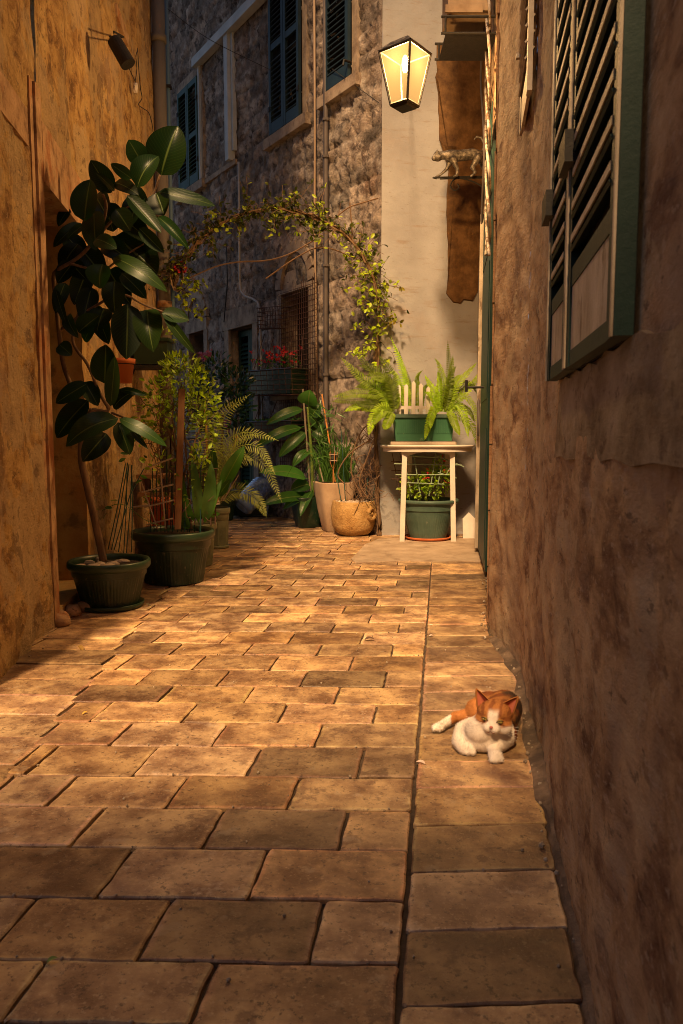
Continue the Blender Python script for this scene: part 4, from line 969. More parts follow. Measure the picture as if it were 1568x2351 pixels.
# garden torch standing in the tall planter
gt = thing('garden_torch', P(765, 1110, dt-.05), 'small bamboo garden torch with a caged black cup, stuck in the tan planter', 'torch')
mb = MB(); mb.tube([P(765, 1115, dt-.05), P(765, 1078, dt-.05)], .006, 6)
for k in range(5):
    a_ = k*1.256; mb.tube([P(765, 1080, dt-.05), P(765, 1062, dt-.05)+V((math.cos(a_)*.036, math.sin(a_)*.036, 0)), P(765, 1038, dt-.05)+V((math.cos(a_)*.04, math.sin(a_)*.04, 0))], .0035, 5)
obj('cane', mb, BAMBOO, gt)
mb = MB(); mb.lathe([(.03, 0), (.034, .08), (.001, .085)], P(765, 1060, dt-.05), 16); obj('cup', mb, IRON, gt, smooth=True)
mb = MB()
for z in (.012, .07): mb.tube([P(765, 1060, dt-.05)+V((math.cos(i*.524)*.042, math.sin(i*.524)*.042, z)) for i in range(13)], .003, 4)
obj('cage_ring', mb, TRELLIS_P, gt)
# dark rectangular planter with a young banana plant
cb = V(((706-784)/F*7.95, 7.95, 0))
bt = thing('potted_banana_plant', cb, 'young banana plant with broad paddle leaves in a dark square tub', 'banana plant')
a, s_ = sqpot(cb, pr(36, cb.y), pr(25, cb.y), P(706, 1140, cb.y).z, .35, .015); obj('tub', a, POT_GREEN, bt, smooth=True); obj('soil', s_, SOIL, bt)
mb = MB(); db = cb.y; stem(mb, [P(718, 1145, db), P(716, 1060, db), P(711, 990, db), P(706, 935, db)], .020, .011); obj('stem', mb, STEMG, bt, smooth=True)
mb = MB()
for (bx, by, tx, ty, w_, do, t) in ((708, 935, 712, 895, 44, -.1, 1.7), (706, 935, 612, 975, 24, -.1, 1.0), (708, 945, 740, 985, 34, .05, .5), (706, 975, 585, 1030, 24, -.15, 1.0), (710, 985, 640, 1050, 26, -.1, .9),
                                 (712, 985, 760, 1020, 30, 0, .5), (716, 1030, 672, 1072, 22, -.1, 1.2), (716, 1100, 595, 1085, 28, -.3, 2.2), (716, 1130, 650, 1170, 24, -.2, .8), (716, 1140, 600, 1160, 26, -.3, .9),
                                 (720, 1120, 690, 1185, 20, -.25, .9), (712, 1000, 760, 960, 28, .1, .5), (716, 1110, 668, 1125, 32, -.1, .6), (714, 960, 735, 930, 36, -.02, .6)):
    b_, t_ = P(bx, by, db), P(tx, ty, db+do); st_ = b_.lerp(t_, .12); mb.tube([b_, st_], .005, 5, (1.5, 1.5, 1.5))
    mb.leaf(st_, t_, pr(w_, db)*1.1, (R.uniform(-.3, .3), -1, .6), bend=R.uniform(.08, .16), fold=.3, seg=12, col=(t, t, t), rows=3)
obj('foliage', mb, L_BANANA, bt, smooth=True)
mb = MB(); mb.tube([P(714, 1150, db-.03), P(695, 893, db-.02)], .010, 6); obj('cane', mb, GREYWOOD, bt)

# ------------------------------------------------------------------ white table, planter box and ferns, right tub
cT = V(((980-784)/F*7.02, 7.02, 0)); zT = P(980, 1022, 6.75).z
tb = thing('garden_table', cT, 'white plastic garden table against the white wall under the fern box', 'table')
RT = pr(108, 7.0)
mb = MB(); mb.lathe([(.001, zT-.028), (RT*.93, zT-.028), (RT, zT-.016), (RT, zT-.004), (RT*.985, zT), (.001, zT+.001)], cT, 56, sy=.74); mb.lathe([(RT*.94, zT-.06), (RT*.94, zT-.026)], cT, 56, sy=.74); mb.lathe([(RT*.91, zT-.026), (RT*.91, zT-.06), (RT*.94, zT-.06)], cT, 56, sy=.74)
obj('tabletop', mb, WHITE_PL, tb, smooth=True)
for i, (x, dy) in enumerate(((924, -.22), (1043, -.22), (935, .2), (1030, .2))):
    mb = MB(); X = (x-784)/F*(7.02+dy); sg = -1 if x < 980 else 1
    a_ = V((X, 7.02+dy, 0)); b_ = V((X-sg*.02, 7.02+dy*.92, zT-.03)); mb.obox((a_+b_)/2, (.022, 0, 0), (0, .011, 0), (b_-a_)/2); mb.obox((a_+b_)/2+V((sg*-.011, .01, 0)), (.004, 0, 0), (0, .022, 0), (b_-a_)/2)
    obj('leg', mb, WHITE_PL, tb)
mb = MB()
for dy in (-.21, .19):
    for i in range(8):
        s0_ = -1+i/4; s1_ = s0_+.25; zz = lambda s_: zT-.06-.05*abs(s_)**2
        x0 = cT.x+pr(56, 7)*s0_; x1 = cT.x+pr(56, 7)*s1_; mb.add([(x0, 7.02+dy, zT-.02), (x1, 7.02+dy, zT-.02), (x1, 7.02+dy, zz(s1_)), (x0, 7.02+dy, zz(s0_)), (x0, 7.045+dy, zT-.02), (x1, 7.045+dy, zT-.02), (x1, 7.045+dy, zz(s1_)), (x0, 7.045+dy, zz(s0_))], [(0, 1, 2, 3), (7, 6, 5, 4), (3, 2, 6, 7)])
obj('apron', mb, WHITE_PL, tb)
# window box with picket back
dB = 6.95; bx0, bx1 = (902-784)/F*dB, (1038-784)/F*dB; zb0 = zT+.035; zb1 = P(970, 953, dB).z
wb = thing('window_box', ((bx0+bx1)/2, dB, zT), 'mid green window box with a white picket back, standing on the white table', 'planter')
mb = MB(); cx_ = (bx0+bx1)/2; hw = (bx1-bx0)/2
def trap(mb, cx, cy, hx, hy, z0, z1, k=.9, n=26, rib=.0):
    vs = [(cx+sx*hx*kk, cy+sy*hy*kk, z) for z, kk in ((z0, k), (z1, 1)) for sx, sy in ((-1, -1), (1, -1), (1, 1), (-1, 1))]
    mb.add(vs, [(0, 1, 5, 4), (1, 2, 6, 5), (2, 3, 7, 6), (3, 0, 4, 7), (3, 2, 1, 0)])
trap(mb, cx_, dB, hw, .09, zb0, zb1-.02, .93)
for k in range(30):
    x = cx_-hw*.88+k*hw*1.76/29; mb.obox((x, dB-.088, (zb0+zb1)/2+.02), (.003, 0, 0), (0, .004, 0), (0, 0, (zb1-zb0)*.28))
obj('box', mb, POT_BRIGHT, wb)
mb = MB(); mb.box(cx_-hw-.012, cx_+hw+.012, dB-.105, dB-.09, zb1-.025, zb1+.005); mb.box(cx_-hw-.012, cx_+hw+.012, dB+.09, dB+.105, zb1-.025, zb1+.005); mb.box(cx_-hw-.012, cx_-hw+.003, dB-.0899, dB+.0899, zb1-.025, zb1+.005); mb.box(cx_+hw-.003, cx_+hw+.012, dB-.0899, dB+.0899, zb1-.025, zb1+.005)
obj('rim', mb, POT_TEAL, wb)
mb = MB(); mb.box(cx_-hw*.95, cx_+hw*.95, dB-.08, dB+.08, zb1-.03, zb1-.012); obj('soil', mb, SOIL, wb)
mb = MB(); mb.box(cx_-hw-.03, cx_+hw+.02, dB-.12, dB+.11, zT+.003, zT+.03); obj('tray', mb, mat('dusty_beige_tray', (.38, .31, .24), rough=.6), wb)
zp1 = P(945, 876, dB+.02).z; 
for k in range(5):
    mb = MB(); x = (913+k*16.5-784)/F*dB; hh = zp1 - .02*abs(k-2)+R.uniform(-.01, .01); wv = .017
    mb.add([(x+a_, dB-.075+b_, z) for b_ in (0, .012) for a_, z in ((-wv, zb1-.02), (wv, zb1-.02), (wv, hh-.02), (0, hh), (-wv, hh-.02))], [(4, 3, 2, 1, 0), (5, 6, 7, 8, 9)] + [(i, (i+1) % 5, 5+(i+1) % 5, 5+i) for i in range(5)]); obj('picket', mb, WHITE_PL, wb)
mb = MB()
for z in (zb1+.05, ): mb.box((903-784)/F*dB, (988-784)/F*dB, dB-.063, dB-.054, z, z+.03)
obj('picket_rail', mb, WHITE_PL, wb)
def ffern(name, label, specs, base, d, lw=.0135, wd=22):
    th = thing(name, P(*base, d), label, 'fern', 'ferns over the white table'); mb = MB()
    for pts in specs:
        dz = R.uniform(-.2, .12); t = R.choice((.35, .6, .9, 1.3, 1.5))
        frond(mb, [P(x, y, d+dz*i/len(pts)) for i, (x, y) in enumerate(pts)], pr(wd, d)*R.uniform(.7, .95), 34, (t, t*.98, t), .1, lw)
    obj('foliage', mb, L_FERN, th); return th
ffern('fern', 'bright fern arching left over the stone corner beside the table', [
    [(903, 945), (880, 900), (830, 870), (782, 820)], [(903, 945), (885, 880), (850, 850), (817, 808)], [(900, 945), (870, 890), (830, 880), (813, 848)], [(900, 945), (880, 905), (820, 900), (762, 912)],
    [(900, 945), (870, 920), (820, 915), (762, 922)], [(900, 950), (880, 930), (855, 960), (846, 1000)], [(903, 945), (895, 960), (885, 980), (880, 985)], [(900, 945), (895, 880), (870, 850), (820, 838)], [(905, 945), (900, 860), (880, 830), (868, 815)],
    [(903, 945), (870, 935), (820, 930), (790, 945)], [(903, 945), (890, 910), (865, 880), (845, 905)], [(903, 945), (885, 940), (865, 955), (860, 975)], [(903, 945), (885, 890), (850, 880), (815, 890)], [(905, 945), (905, 900), (890, 870), (850, 868)],
    [(903, 945), (880, 925), (845, 930), (815, 925)], [(905, 945), (898, 890), (880, 860), (840, 862)], [(903, 945), (885, 915), (860, 905), (835, 915)], [(905, 945), (905, 905), (895, 885), (872, 885)]], (903, 948), 6.82, wd=24)
ffern('fern', 'upright fern fronds behind the white pickets', [
    [(940, 945), (930, 880), (915, 820), (897, 772)], [(945, 945), (935, 890), (925, 840), (905, 790)], [(930, 945), (925, 900), (905, 870), (880, 880)], [(960, 945), (960, 890), (955, 865), (970, 850)], [(950, 945), (945, 900), (935, 870), (925, 860)], [(965, 945), (970, 900), (985, 880), (990, 905)],
    [(935, 945), (915, 880), (905, 850), (885, 860)], [(950, 945), (940, 880), (922, 835), (915, 800)]], (945, 948), 6.98, wd=14)
ffern('fern', 'large fern spilling down over the right end of the green window box', [
    [(1020, 945), (1035, 880), (1030, 830), (1028, 782)], [(1020, 945), (1020, 880), (1010, 840), (998, 822)], [(1020, 945), (1050, 880), (1080, 850), (1095, 832)], [(1020, 945), (1060, 880), (1085, 880), (1095, 905)], [(1020, 945), (1060, 900), (1090, 930), (1098, 990)],
    [(1025, 945), (1050, 920), (1070, 960), (1075, 1005)], [(1015, 945), (1000, 930), (985, 970), (975, 1010)], [(1020, 945), (1050, 950), (1090, 980), (1100, 1040)], [(1020, 945), (1040, 880), (1055, 860), (1060, 868)], [(1015, 945), (1000, 900), (985, 880), (975, 860)], [(1025, 945), (1035, 950), (1050, 985), (1055, 1000)],
    [(1020, 945), (1070, 900), (1095, 870), (1100, 850)], [(1020, 945), (1020, 900), (1040, 850), (1048, 840)], [(1018, 945), (1005, 920), (1010, 880), (1005, 850)], [(1020, 945), (1060, 930), (1080, 945), (1090, 970)], [(1020, 945), (1030, 905), (1045, 890), (1060, 900)], [(1018, 945), (1000, 925), (990, 905), (975, 900)],
    [(1012, 945), (995, 935), (990, 960), (988, 985)], [(1020, 945), (1030, 900), (1035, 860), (1040, 815)]], (1020, 948), 6.85, wd=17)
# right tub
cr = G(982, 1238)
rt_ = potted(cr, pr(70, cr.y), .165, P(982, 1142, cr.y).z-.012, 'grey green tub of variegated leaves with pale trellises in front of the white table', POT_TEAL, POT_TEAL, cat='potted plant', rim_h=.035)
mb = MB(); mb.lathe([(.001, .001), (pr(52, cr.y)*.9, .001), (pr(56, cr.y), .03), (pr(54, cr.y), .034), (pr(50, cr.y), .012), (.001, .012)], cr, 40); obj('saucer', mb, TERRA, rt_, smooth=True)
lf = MB(); dr3 = cr.y
for (x, y, rx, ry, n) in ((945, 1115, 28, 26, 70), (1005, 1105, 32, 34, 120), (975, 1130, 30, 14, 40), (1010, 1075, 18, 20, 40)):
    cloud(lf, P(x, y, dr3-.02), (pr(rx, dr3), .12, pr(ry, dr3)), n, .048, .034, (.8, 1.3, 2.0))
obj('foliage', lf, L_BRIGHT, rt_)
lf = MB()
for (x, y) in ((980, 1092), (975, 1098), (1018, 1050), (1020, 1062), (1022, 1080), (1024, 1110), (985, 1085), (1026, 1040)):
    for k in range(5): lf.sleaf(P(x+R.uniform(-6, 6), y+R.uniform(-6, 6), dr3-.1), (R.uniform(-1, 1), -.3, R.uniform(-1, 1)), .022, .018)
obj('flowers', lf, PETAL, rt_)
mb = MB(); dt = dr3-.1
for a, b in (((945, 1138), (923, 1028)), ((965, 1138), (948, 1030)), ((985, 1138), (1003, 1030)), ((1000, 1138), (1022, 1030)), ((1025, 1090), (1050, 1042))): mb.tube([P(*a, dt), P(*b, dt)], .0055, 5)
for (x0, y0, x1, y1) in ((925, 1045, 1020, 1052), (905, 1065, 1060, 1068), (908, 1090, 1045, 1090), (925, 1108, 1020, 1112), (1000, 1045, 1065, 1072), (1005, 1085, 1048, 1098)): mb.tube([P(x0, y0, dt-.012), P(x1, y1, dt-.012)], .0052, 5)
obj('trellis', mb, TRELLIS_G, rt_)
mb = MB(); dt = dr3+.05
for x in (900, 918): mb.tube([P(x+20, 1138, dt), P(x, 1040, dt)], .004, 5)
for y in (1060, 1080, 1100): mb.tube([P(898, y, dt), P(935, y, dt)], .004, 5)
obj('wire_grid', mb, RUSTIRON, rt_)
# ------------------------------------------------------------------ climbing vine arching over the lane
vn = thing('climbing_vine', G(866, 1236), 'climbing vine with yellow green leaves arching across the lane from the house corner', 'vine')
vb = [P(868, 1238, 7.22), P(866, 1100, 7.2), P(860, 960, 7.18), P(864, 820, 7.15), P(866, 700, 7.1), P(850, 625, 7.05), P(812, 560, 7.0), P(765, 520, 7.0), P(700, 492, 7.0), P(630, 480, 7.0), P(560, 490, 7.0), P(500, 520, 7.0), P(450, 560, 7.0), P(415, 610, 7.05), P(398, 660, 7.1)]
def cr_(pts, k=6):
    out = []
    for i in range(len(pts)-1):
        p0, p1, p2, p3 = pts[max(0, i-1)], pts[i], pts[i+1], pts[min(len(pts)-1, i+2)]
        for j in range(k):
            t = j/k; out.append(.5*((2*p1)+(p2-p0)*t+(2*p0-5*p1+4*p2-p3)*t*t+(3*p1-p0-3*p2+p3)*t**3))
    return out+[pts[-1]]
main = cr_(vb)
mb = MB()
for k in range(9):
    o = V((R.uniform(-.02, .02), R.uniform(-.02, .02), 0)); q = [p + o*.6 + V((.03*N(i*.3, k, 0, 1), .02*N(i*.3, k, 5, 1), .05*N(i*.25, k, 9, 1)*(i > 25))) for i, p in enumerate(main)]
    mb.tube(q, [max(.004, (.014-.004*k*.5)*(1-i/len(q)*.6)) for i in range(len(q))], 5)
obj('stem', mb, BARK, vn, smooth=True)
mb = MB(); lf = MB()
for k in range(340):
    i = int(R.uniform(20, len(main)-1)); p = main[i]; pts = [p]; d = V((R.uniform(-1, 1), R.uniform(-.4, .4), R.uniform(-.7, 1.1))).normalized()
    n_ = R.randint(2, 5); s_ = R.uniform(.03, .075)
    for j in range(n_): d = (d+V((R.uniform(-.5, .5), R.uniform(-.2, .2), R.uniform(-.6, .4)))).normalized(); pts.append(pts[-1]+d*s_)
    mb.tube(pts, .0022, 3)
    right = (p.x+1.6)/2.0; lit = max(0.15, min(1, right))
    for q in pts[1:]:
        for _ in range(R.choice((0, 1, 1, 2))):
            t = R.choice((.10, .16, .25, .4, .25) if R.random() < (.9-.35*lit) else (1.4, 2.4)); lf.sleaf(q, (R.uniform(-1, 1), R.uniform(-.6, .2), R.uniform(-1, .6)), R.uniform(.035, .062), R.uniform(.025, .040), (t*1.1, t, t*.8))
for k in range(26):   # hanging shoots on the right-hand leg and the left-hand end
    x, y = (R.uniform(800, 880), R.uniform(600, 860)) if k % 3 else (R.uniform(405, 480), R.uniform(640, 720)); p = P(x, y, 7.02); pts = [p]
    for j in range(4): pts.append(pts[-1]+V((R.uniform(-.07, .07), R.uniform(-.04, .02), R.uniform(-.06, .04))))
    mb.tube(pts, .002, 3)
    for q in pts:
        for _ in range(2): t = R.choice((.5, 1.2, 2.0, 2.4)); lf.sleaf(q, (R.uniform(-1, 1), -.4, R.uniform(-1, .4)), R.uniform(.035, .06), R.uniform(.024, .036), (t*1.1, t, t*.7))
for (x, y) in ((885, 740), (900, 738), (918, 742), (893, 730), (908, 735), (912, 655), (920, 660), (884, 650), (876, 664), (868, 676), (890, 745)):
    for _ in range(3): t = R.choice((.4, 1.2)); lf.sleaf(P(x, y, 7.15), (R.uniform(-1, 1), -.3, R.uniform(-1, .5)), .05, .03, (t*1.3, t*.8, t*.6))
mb.tube(sm([P(866, 650, 7.1), P(885, 655, 7.12), P(920, 660, 7.15)]), .0025, 3); mb.tube(sm([P(866, 720, 7.1), P(885, 745, 7.12), P(920, 738, 7.15)]), .0025, 3)
# bare lateral canes along the wall
for a in ([(770, 500), (800, 475), (835, 465), (868, 455)], [(810, 560), (806, 500), (803, 465)], [(610, 640), (680, 590), (740, 560), (830, 600)], [(430, 640), (520, 600), (640, 600), (740, 540)], [(850, 1010), (800, 1040), (770, 1090), (790, 1110)], [(858, 960), (820, 1000), (800, 1080), (830, 1140)], [(862, 1000), (840, 1060), (820, 1110), (845, 1145)]):
    mb.tube(sm([P(x, y, 7.05) for x, y in a]), .006, 4)
for k in range(50):
    p = P(R.uniform(815, 868), R.uniform(960, 1150), 7.1); pts = [p]
    for j in range(4): pts.append(pts[-1]+V((R.uniform(-.07, .07), R.uniform(-.03, .03), R.uniform(-.1, .07))))
    mb.tube(sm(pts, 1), .003, 3)
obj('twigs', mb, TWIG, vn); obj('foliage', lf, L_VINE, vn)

# ------------------------------------------------------------------ things on the stone facade
def fpt(x, y, o=.03): t, z = PF.hit(x, y, o); return PF.pt(t, z, o)
def pipe(name, pts, r, m, label, cat, clips=(), o=.05):
    th = thing(name, fpt(*pts[-1], o), label, cat); mb = MB(); q = [fpt(x, y, o) for x, y in pts]; mb.tube(q, r, 8); obj('tube', mb, m, th, smooth=True)
    for x, y in clips:
        mb = MB(); p = fpt(x, y, o); mb.tube([p-V((0, 0, .012)), p+V((0, 0, .012))], r*1.45, 8); obj('clip', mb, m, th)
    return th
pipe('downpipe', [(747, -40), (748, 270), (748, 600), (748, 955), (752, 1010)], .026, PIPE_D, 'dark metal downpipe running down the rough stone facade', 'downpipe', [(748, 275), (748, 360), (748, 610), (748, 860)])
pipe('cable', [(721, -40), (723, 300), (722, 520), (726, 760), (728, 925)], .012, PVCW, 'thin tan corrugated cable left of the dark downpipe', 'cable')
pipe('conduit', [(548, 372), (549, 500), (550, 640), (553, 668), (562, 680), (580, 686), (592, 694), (597, 715), (599, 800), (602, 950), (604, 1060), (606, 1090)], .014, CONDUIT, 'pale bent conduit running down beside the green shuttered door', 'conduit', [(549, 480), (599, 780)], o=.06)
pipe('cable', [(520, 560), (522, 650), (514, 740)], .007, CABLE, 'short black cable on the stones left of the pale conduit', 'cable')
# mesh grille of the arched window
th = thing('window_grille', fpt(690, 900, .05), 'tall rusty mesh grille in front of the narrow arched window', 'grille')
mb = MB(); ta, tb = PF.hit(728, 800, .07)[0], PF.hit(641, 800, .07)[0]; za_, zb_2 = PF.hit(690, 1085, .07)[1], PF.hit(690, 650, .07)[1]
k = 0
while ta+k*.045 < tb: mb.tube([PF.pt(ta+k*.045, za_, .07), PF.pt(ta+k*.045, zb_2+.06*math.sin(k*1.3), .07)], .0032, 4); k += 1
k = 0
while za_+k*.055 < zb_2: mb.tube([PF.pt(ta, za_+k*.055, .074), PF.pt(tb, za_+k*.055, .074)], .0032, 4); k += 1
obj('mesh', mb, RUSTIRON, th)
mb = MB()
for t in (ta+.1, tb-.1):
    for z in (za_+.2, zb_2-.2): mb.tube([PF.pt(t, z, -.03), PF.pt(t, z, .075)], .006, 5)
obj('fixing', mb, IRON, th)
def basket(x0, x1, y0, y1, label, depth=.22, tilt=0, planter=None, flowers=None, hang=0):
    tb_, ta_ = PF.hit(x0, (y0+y1)/2, .1)[0], PF.hit(x1, (y0+y1)/2, .1)[0]; zb_3 = PF.hit((x0+x1)/2, y0, .1)[1]; za_3 = PF.hit((x0+x1)/2, y1, .1)[1]
    th = thing('wire_basket', PF.pt((ta_+tb_)/2, za_3, .1), label, 'wire basket', 'wire baskets on the facade'); mb = MB(); nz = 5; nt_ = 8
    def q(a, b, o): return PF.pt(ta_+(tb_-ta_)*a+tilt*(1-a)*0, za_3+(zb_3-za_3)*b+tilt*a, .03+o)
    for i in range(nt_+1):
        a = i/nt_; mb.tube([q(a, 1, 0), q(a, 0, 0.02), q(a, 0, depth*.9), q(a, 1, depth)], .0034, 4)
    for j in range(nz+1):
        b = j/nz; mb.tube([q(0, b, 0.02), q(0, b, depth), q(1, b, depth), q(1, b, .02)], .0034, 4)
    for j in range(1, 4): mb.tube([q(0, 0, depth*j/4), q(1, 0, depth*j/4)], .0034, 4)
    for i in range(hang): a = i/max(1, hang-1); mb.tube([q(a, 1, depth*.5), q(a*.8+.1, 2.4+R.uniform(-.3, .3), 0.02)], .004, 4)
    obj('frame', mb, RUSTIRON, th); return q, depth
basket(604, 652, 712, 760, 'small empty wire basket beside the top of the grille', .15, .05)
q, dp = basket(590, 700, 855, 912, 'wire basket holding the planter of red flowers', .24, .04, hang=5)
def facade_box(q, dp, label, fl):
    th = thing('window_box', q(.5, .05, dp/2), label, 'planter'); mb = MB()
    lo_ = [q(.08, .06, .03), q(.92, .06, .03), q(.92, .06, dp-.04), q(.08, .06, dp-.04)]; hi = [q(.02, 1.0, .01), q(.98, 1.0, .01), q(.98, 1.0, dp-.015), q(.02, 1.0, dp-.015)]
    mb.add(lo_+hi, [(3, 2, 1, 0), (0, 1, 5, 4), (1, 2, 6, 5), (2, 3, 7, 6), (3, 0, 4, 7)]); mb.tube(hi+[hi[0]], .010, 5); obj('box', mb, POT_GREEN, th)
    mb = MB(); mb.add([p-V((0, 0, .03)) for p in hi], [(0, 1, 2, 3)]); obj('soil', mb, SOIL, th)
    lf = MB(); pf = MB()
    for k in range(120):
        p = q(R.uniform(.05, .95), R.uniform(.95, 1.5 if fl else 1.1), R.uniform(.02, dp-.02)); lf.sleaf(p, (R.uniform(-1, 1), R.uniform(-1, 0), R.uniform(-.2, 1)), .04, .025, (R.uniform(.5, 1.6),)*3)
        if fl and k % 3 == 0:
            p = q(R.uniform(.1, .9), R.uniform(1.3, 1.9), R.uniform(.02, dp))
            for _ in range(4): pf.sleaf(p, (R.uniform(-1, 1), R.uniform(-1, 1), R.uniform(-1, 1)), .032, .028)
    obj('foliage', lf, L_MID, th)
    if fl: obj('flowers', pf, PETAL, th)
facade_box(q, dp, 'green window box of red flowers held in the middle wire basket', True)
q, dp = basket(592, 700, 968, 1012, 'lowest wire basket holding an almost bare dark planter', .24, .0, hang=4)
facade_box(q, dp, 'almost bare dark planter in the lowest wire basket', False)

# potted citrus between door and left corner, its flowers
dq = 8.6
cq = G(505, 1195); cq.y = dq; cq.x = (505-784)/F*dq
qt = potted(cq, .2, .14, .34, 'dark leaved citrus bush in a pot before the green shuttered door', cat='citrus bush', name='citrus_bush')
mb = MB(); stem(mb, [P(505, 1150, dq), P(508, 1050, dq), P(512, 950, dq)], .02, .012); obj('trunk', mb, BARK, qt)
lf = MB()
for (x, y, rx, ry, n) in ((490, 870, 40, 42, 170), (540, 885, 38, 40, 150), (515, 940, 50, 45, 200), (560, 930, 22, 50, 90), (470, 900, 20, 40, 60), (545, 985, 30, 30, 70), (500, 835, 24, 20, 50)): cloud(lf, P(x, y, dq), (pr(rx, dq), .22, pr(ry, dq)), n, .07, .034, (.5, .8, 1, 1.7))
obj('foliage', lf, L_DARK, qt)
hb = thing('potted_geranium', fpt(468, 850, .15), 'pink geranium in a small box on the sill of the dark niche window', 'potted plant')
zz_ = nwz[0]
mb = MB(); mb.pbox(PF, nw[0]-.02, nw[1]+.02, zz_+.002, zz_+.14, .0, .12)
obj('box', mb, POT_GREEN, hb)
lf = MB(); pf = MB(); pz = P(472, 820, 9.9)
for k in range(60): lf.sleaf(PF.pt(R.uniform(nw[0]-.1, nw[1]+.05), zz_+R.uniform(.12, .35), R.uniform(0, .16)), (R.uniform(-1, 1), -.5, R.uniform(-.3, 1)), .05, .035, (.8, .8, .8))
tp_, zp_ = PF.hit(474, 818, .12)
for k in range(26):
    for _ in range(3): pf.sleaf(PF.pt(tp_+R.uniform(-.22, .12), zp_+R.uniform(-.05, .05), .14+R.uniform(-.05, .05)), (R.uniform(-1, 1), R.uniform(-1, 1), R.uniform(-1, 1)), .05, .035)
mb = MB(); mb.tube([PF.pt((nw[0]+nw[1])/2, zz_+.1, .08), PF.pt(tp_, zp_-.05, .13)], .01); obj('stem', mb, STEMG, hb)
obj('foliage', lf, L_DARK, hb); obj('flowers', pf, PETAL_P, hb)

# water bottle on its hose, leaning against the foot of the facade
db_ = 8.7; wbz = P(560, 1160, db_); a, b = P(562, 1158, db_-.1), P(604, 1112, db_+.05)
a.z = max(a.z, .135)
wtb = thing('water_bottle', V((a.x, a.y, 0)), 'big empty blue plastic water bottle lying tilted by the door', 'bottle')
ax = (b-a).normalized(); L = .40; R1 = .125
sd = ax.cross(V((0, 0, 1))).normalized(); up2 = sd.cross(ax)
def rev(mb, prof, n=36):
    vs = [a + ax*z + (sd*math.cos(2*math.pi*k/n)+up2*math.sin(2*math.pi*k/n))*r_ for r_, z in prof for k in range(n)]; mb.add(vs, [(i*n+k, i*n+(k+1) % n, (i+1)*n+(k+1) % n, (i+1)*n+k) for i in range(len(prof)-1) for k in range(n)])
prof = [(.001, -.035), (R1*.55, -.04), (R1*.8, -.055), (R1*.97, -.03)]
for i in range(11): z = -.01+i*.029; prof += [(R1, z), (R1*1.0, z+.011), (R1*.955, z+.018), (R1*.955, z+.023)]
prof += [(R1*.98, .32), (R1*.8, .355), (R1*.4, .385), (.028, .40), (.028, .43)]
mb = MB(); rev(mb, prof)
gb_ = bpy.data.materials.new('blue_clear_plastic'); gb_.use_nodes = True; q_ = gb_.node_tree.nodes['Principled BSDF']; q_.inputs['Base Color'].default_value = (.32, .46, .78, 1); q_.inputs['Roughness'].default_value = .12; q_.inputs['Transmission Weight'].default_value = .55; q_.inputs['IOR'].default_value = 1.25
obj('body', mb, gb_, wtb, smooth=True)
mb = MB(); rev(mb, [(.001, .455), (.033, .455), (.036, .45), (.036, .415), (.030, .413)], 20); c_ = a+ax*.43; mb.tube([c_+sd*.03, c_+sd*.055+up2*.03+ax*.03, c_+up2*.07+ax*.04, c_-sd*.055+up2*.03+ax*.03, c_-sd*.03], .005, 5)
obj('cap', mb, mat('blue_cap', (.03, .06, .28), rough=.4), wtb, smooth=True)
hs = thing('hose', fpt(606, 1080, .1), 'short white hose end dropping to the neck of the blue bottle', 'hose'); mb = MB(); mb.tube(sm([fpt(606, 1085, .06), P(607, 1095, db_+.15), a+ax*.47]), .012, 7); obj('tube', mb, CONDUIT, hs, smooth=True)
# dark crate and small things by the door
ck = thing('crate', P(570, 1130, 8.95), 'dark green crate of seedlings standing at the door foot behind the bottle', 'crate'); p0 = G(560, 1183)
p0 = V(((572-784)/F*9.0, 9.0, 0)); mb = MB(); trap(mb, p0.x, p0.y, .19, .13, .02, .26, .94); mb.box(p0.x-.2, p0.x+.2, p0.y-.14, p0.y+.14, .24, .265); obj('box', mb, POT_GREEN, ck)
lf = MB(); cloud(lf, V((p0.x, p0.y, .33)), (.17, .12, .08), 60, .05, .03, (.8, 1.3)); obj('foliage', lf, L_MID, ck)

# ------------------------------------------------------------------ left house: downpipe, wall lamp, hanging pots
dp_ = 7.25
def lpt(x, y, d=dp_): return P(x, y, d)
th = thing('downpipe', V((lpt(387, 1200).x, dp_, 0)), 'thick old rust stained downpipe at the corner of the ochre house', 'downpipe')
xb = (387-784)/F*dp_; mb = MB(); mb.tube([(xb, dp_, .02), (xb, dp_, 5.6)], pr(14, dp_), 20); obj('tube', mb, PIPE_G, th, smooth=True)
for y in (90, 620, 700):
    mb = MB(); z = lpt(387, y).z; mb.tube([(xb, dp_, z-.03), (xb, dp_, z+.03)], pr(16.5, dp_), 20); obj('collar', mb, mat('rusty_collar', [(.4, (.30, .12, .03)), (.6, (.4, .3, .2))], scale=15, rough=.8) if y == 700 else PIPE_G, th, smooth=True)
th = thing('water_pipe', V((lpt(405, 1200).x, dp_, 0)), 'thin blue painted pipe right beside the thick rust stained downpipe', 'pipe')
xb2 = (405-784)/F*7.4; mb = MB(); mb.tube([(xb2, 7.4, .02), (xb2, 7.4, 5.7)], pr(4.5, 7.4), 10); obj('tube', mb, PIPE_B, th, smooth=True)
for y in (200, 520, 760): mb = MB(); z = P(405, y, 7.4).z; mb.box(xb2-.05, xb2+.03, 7.37, 7.43, z-.012, z+.012); obj('clip', mb, IRON, th)
cl = thing('wire_coil', P(412, 630, 7.1), 'coil of pale wire with a red rag tied to the thick downpipe', 'wire'); mb = MB(); cc = P(409, 638, 7.12)
for k in range(7): mb.tube([cc+V((math.cos(i*.524)*(.035+k*.004), -.01*k, math.sin(i*.524)*(.10+k*.006))) for i in range(13)], .0035, 4)
obj('loops', mb, PVCW, cl)
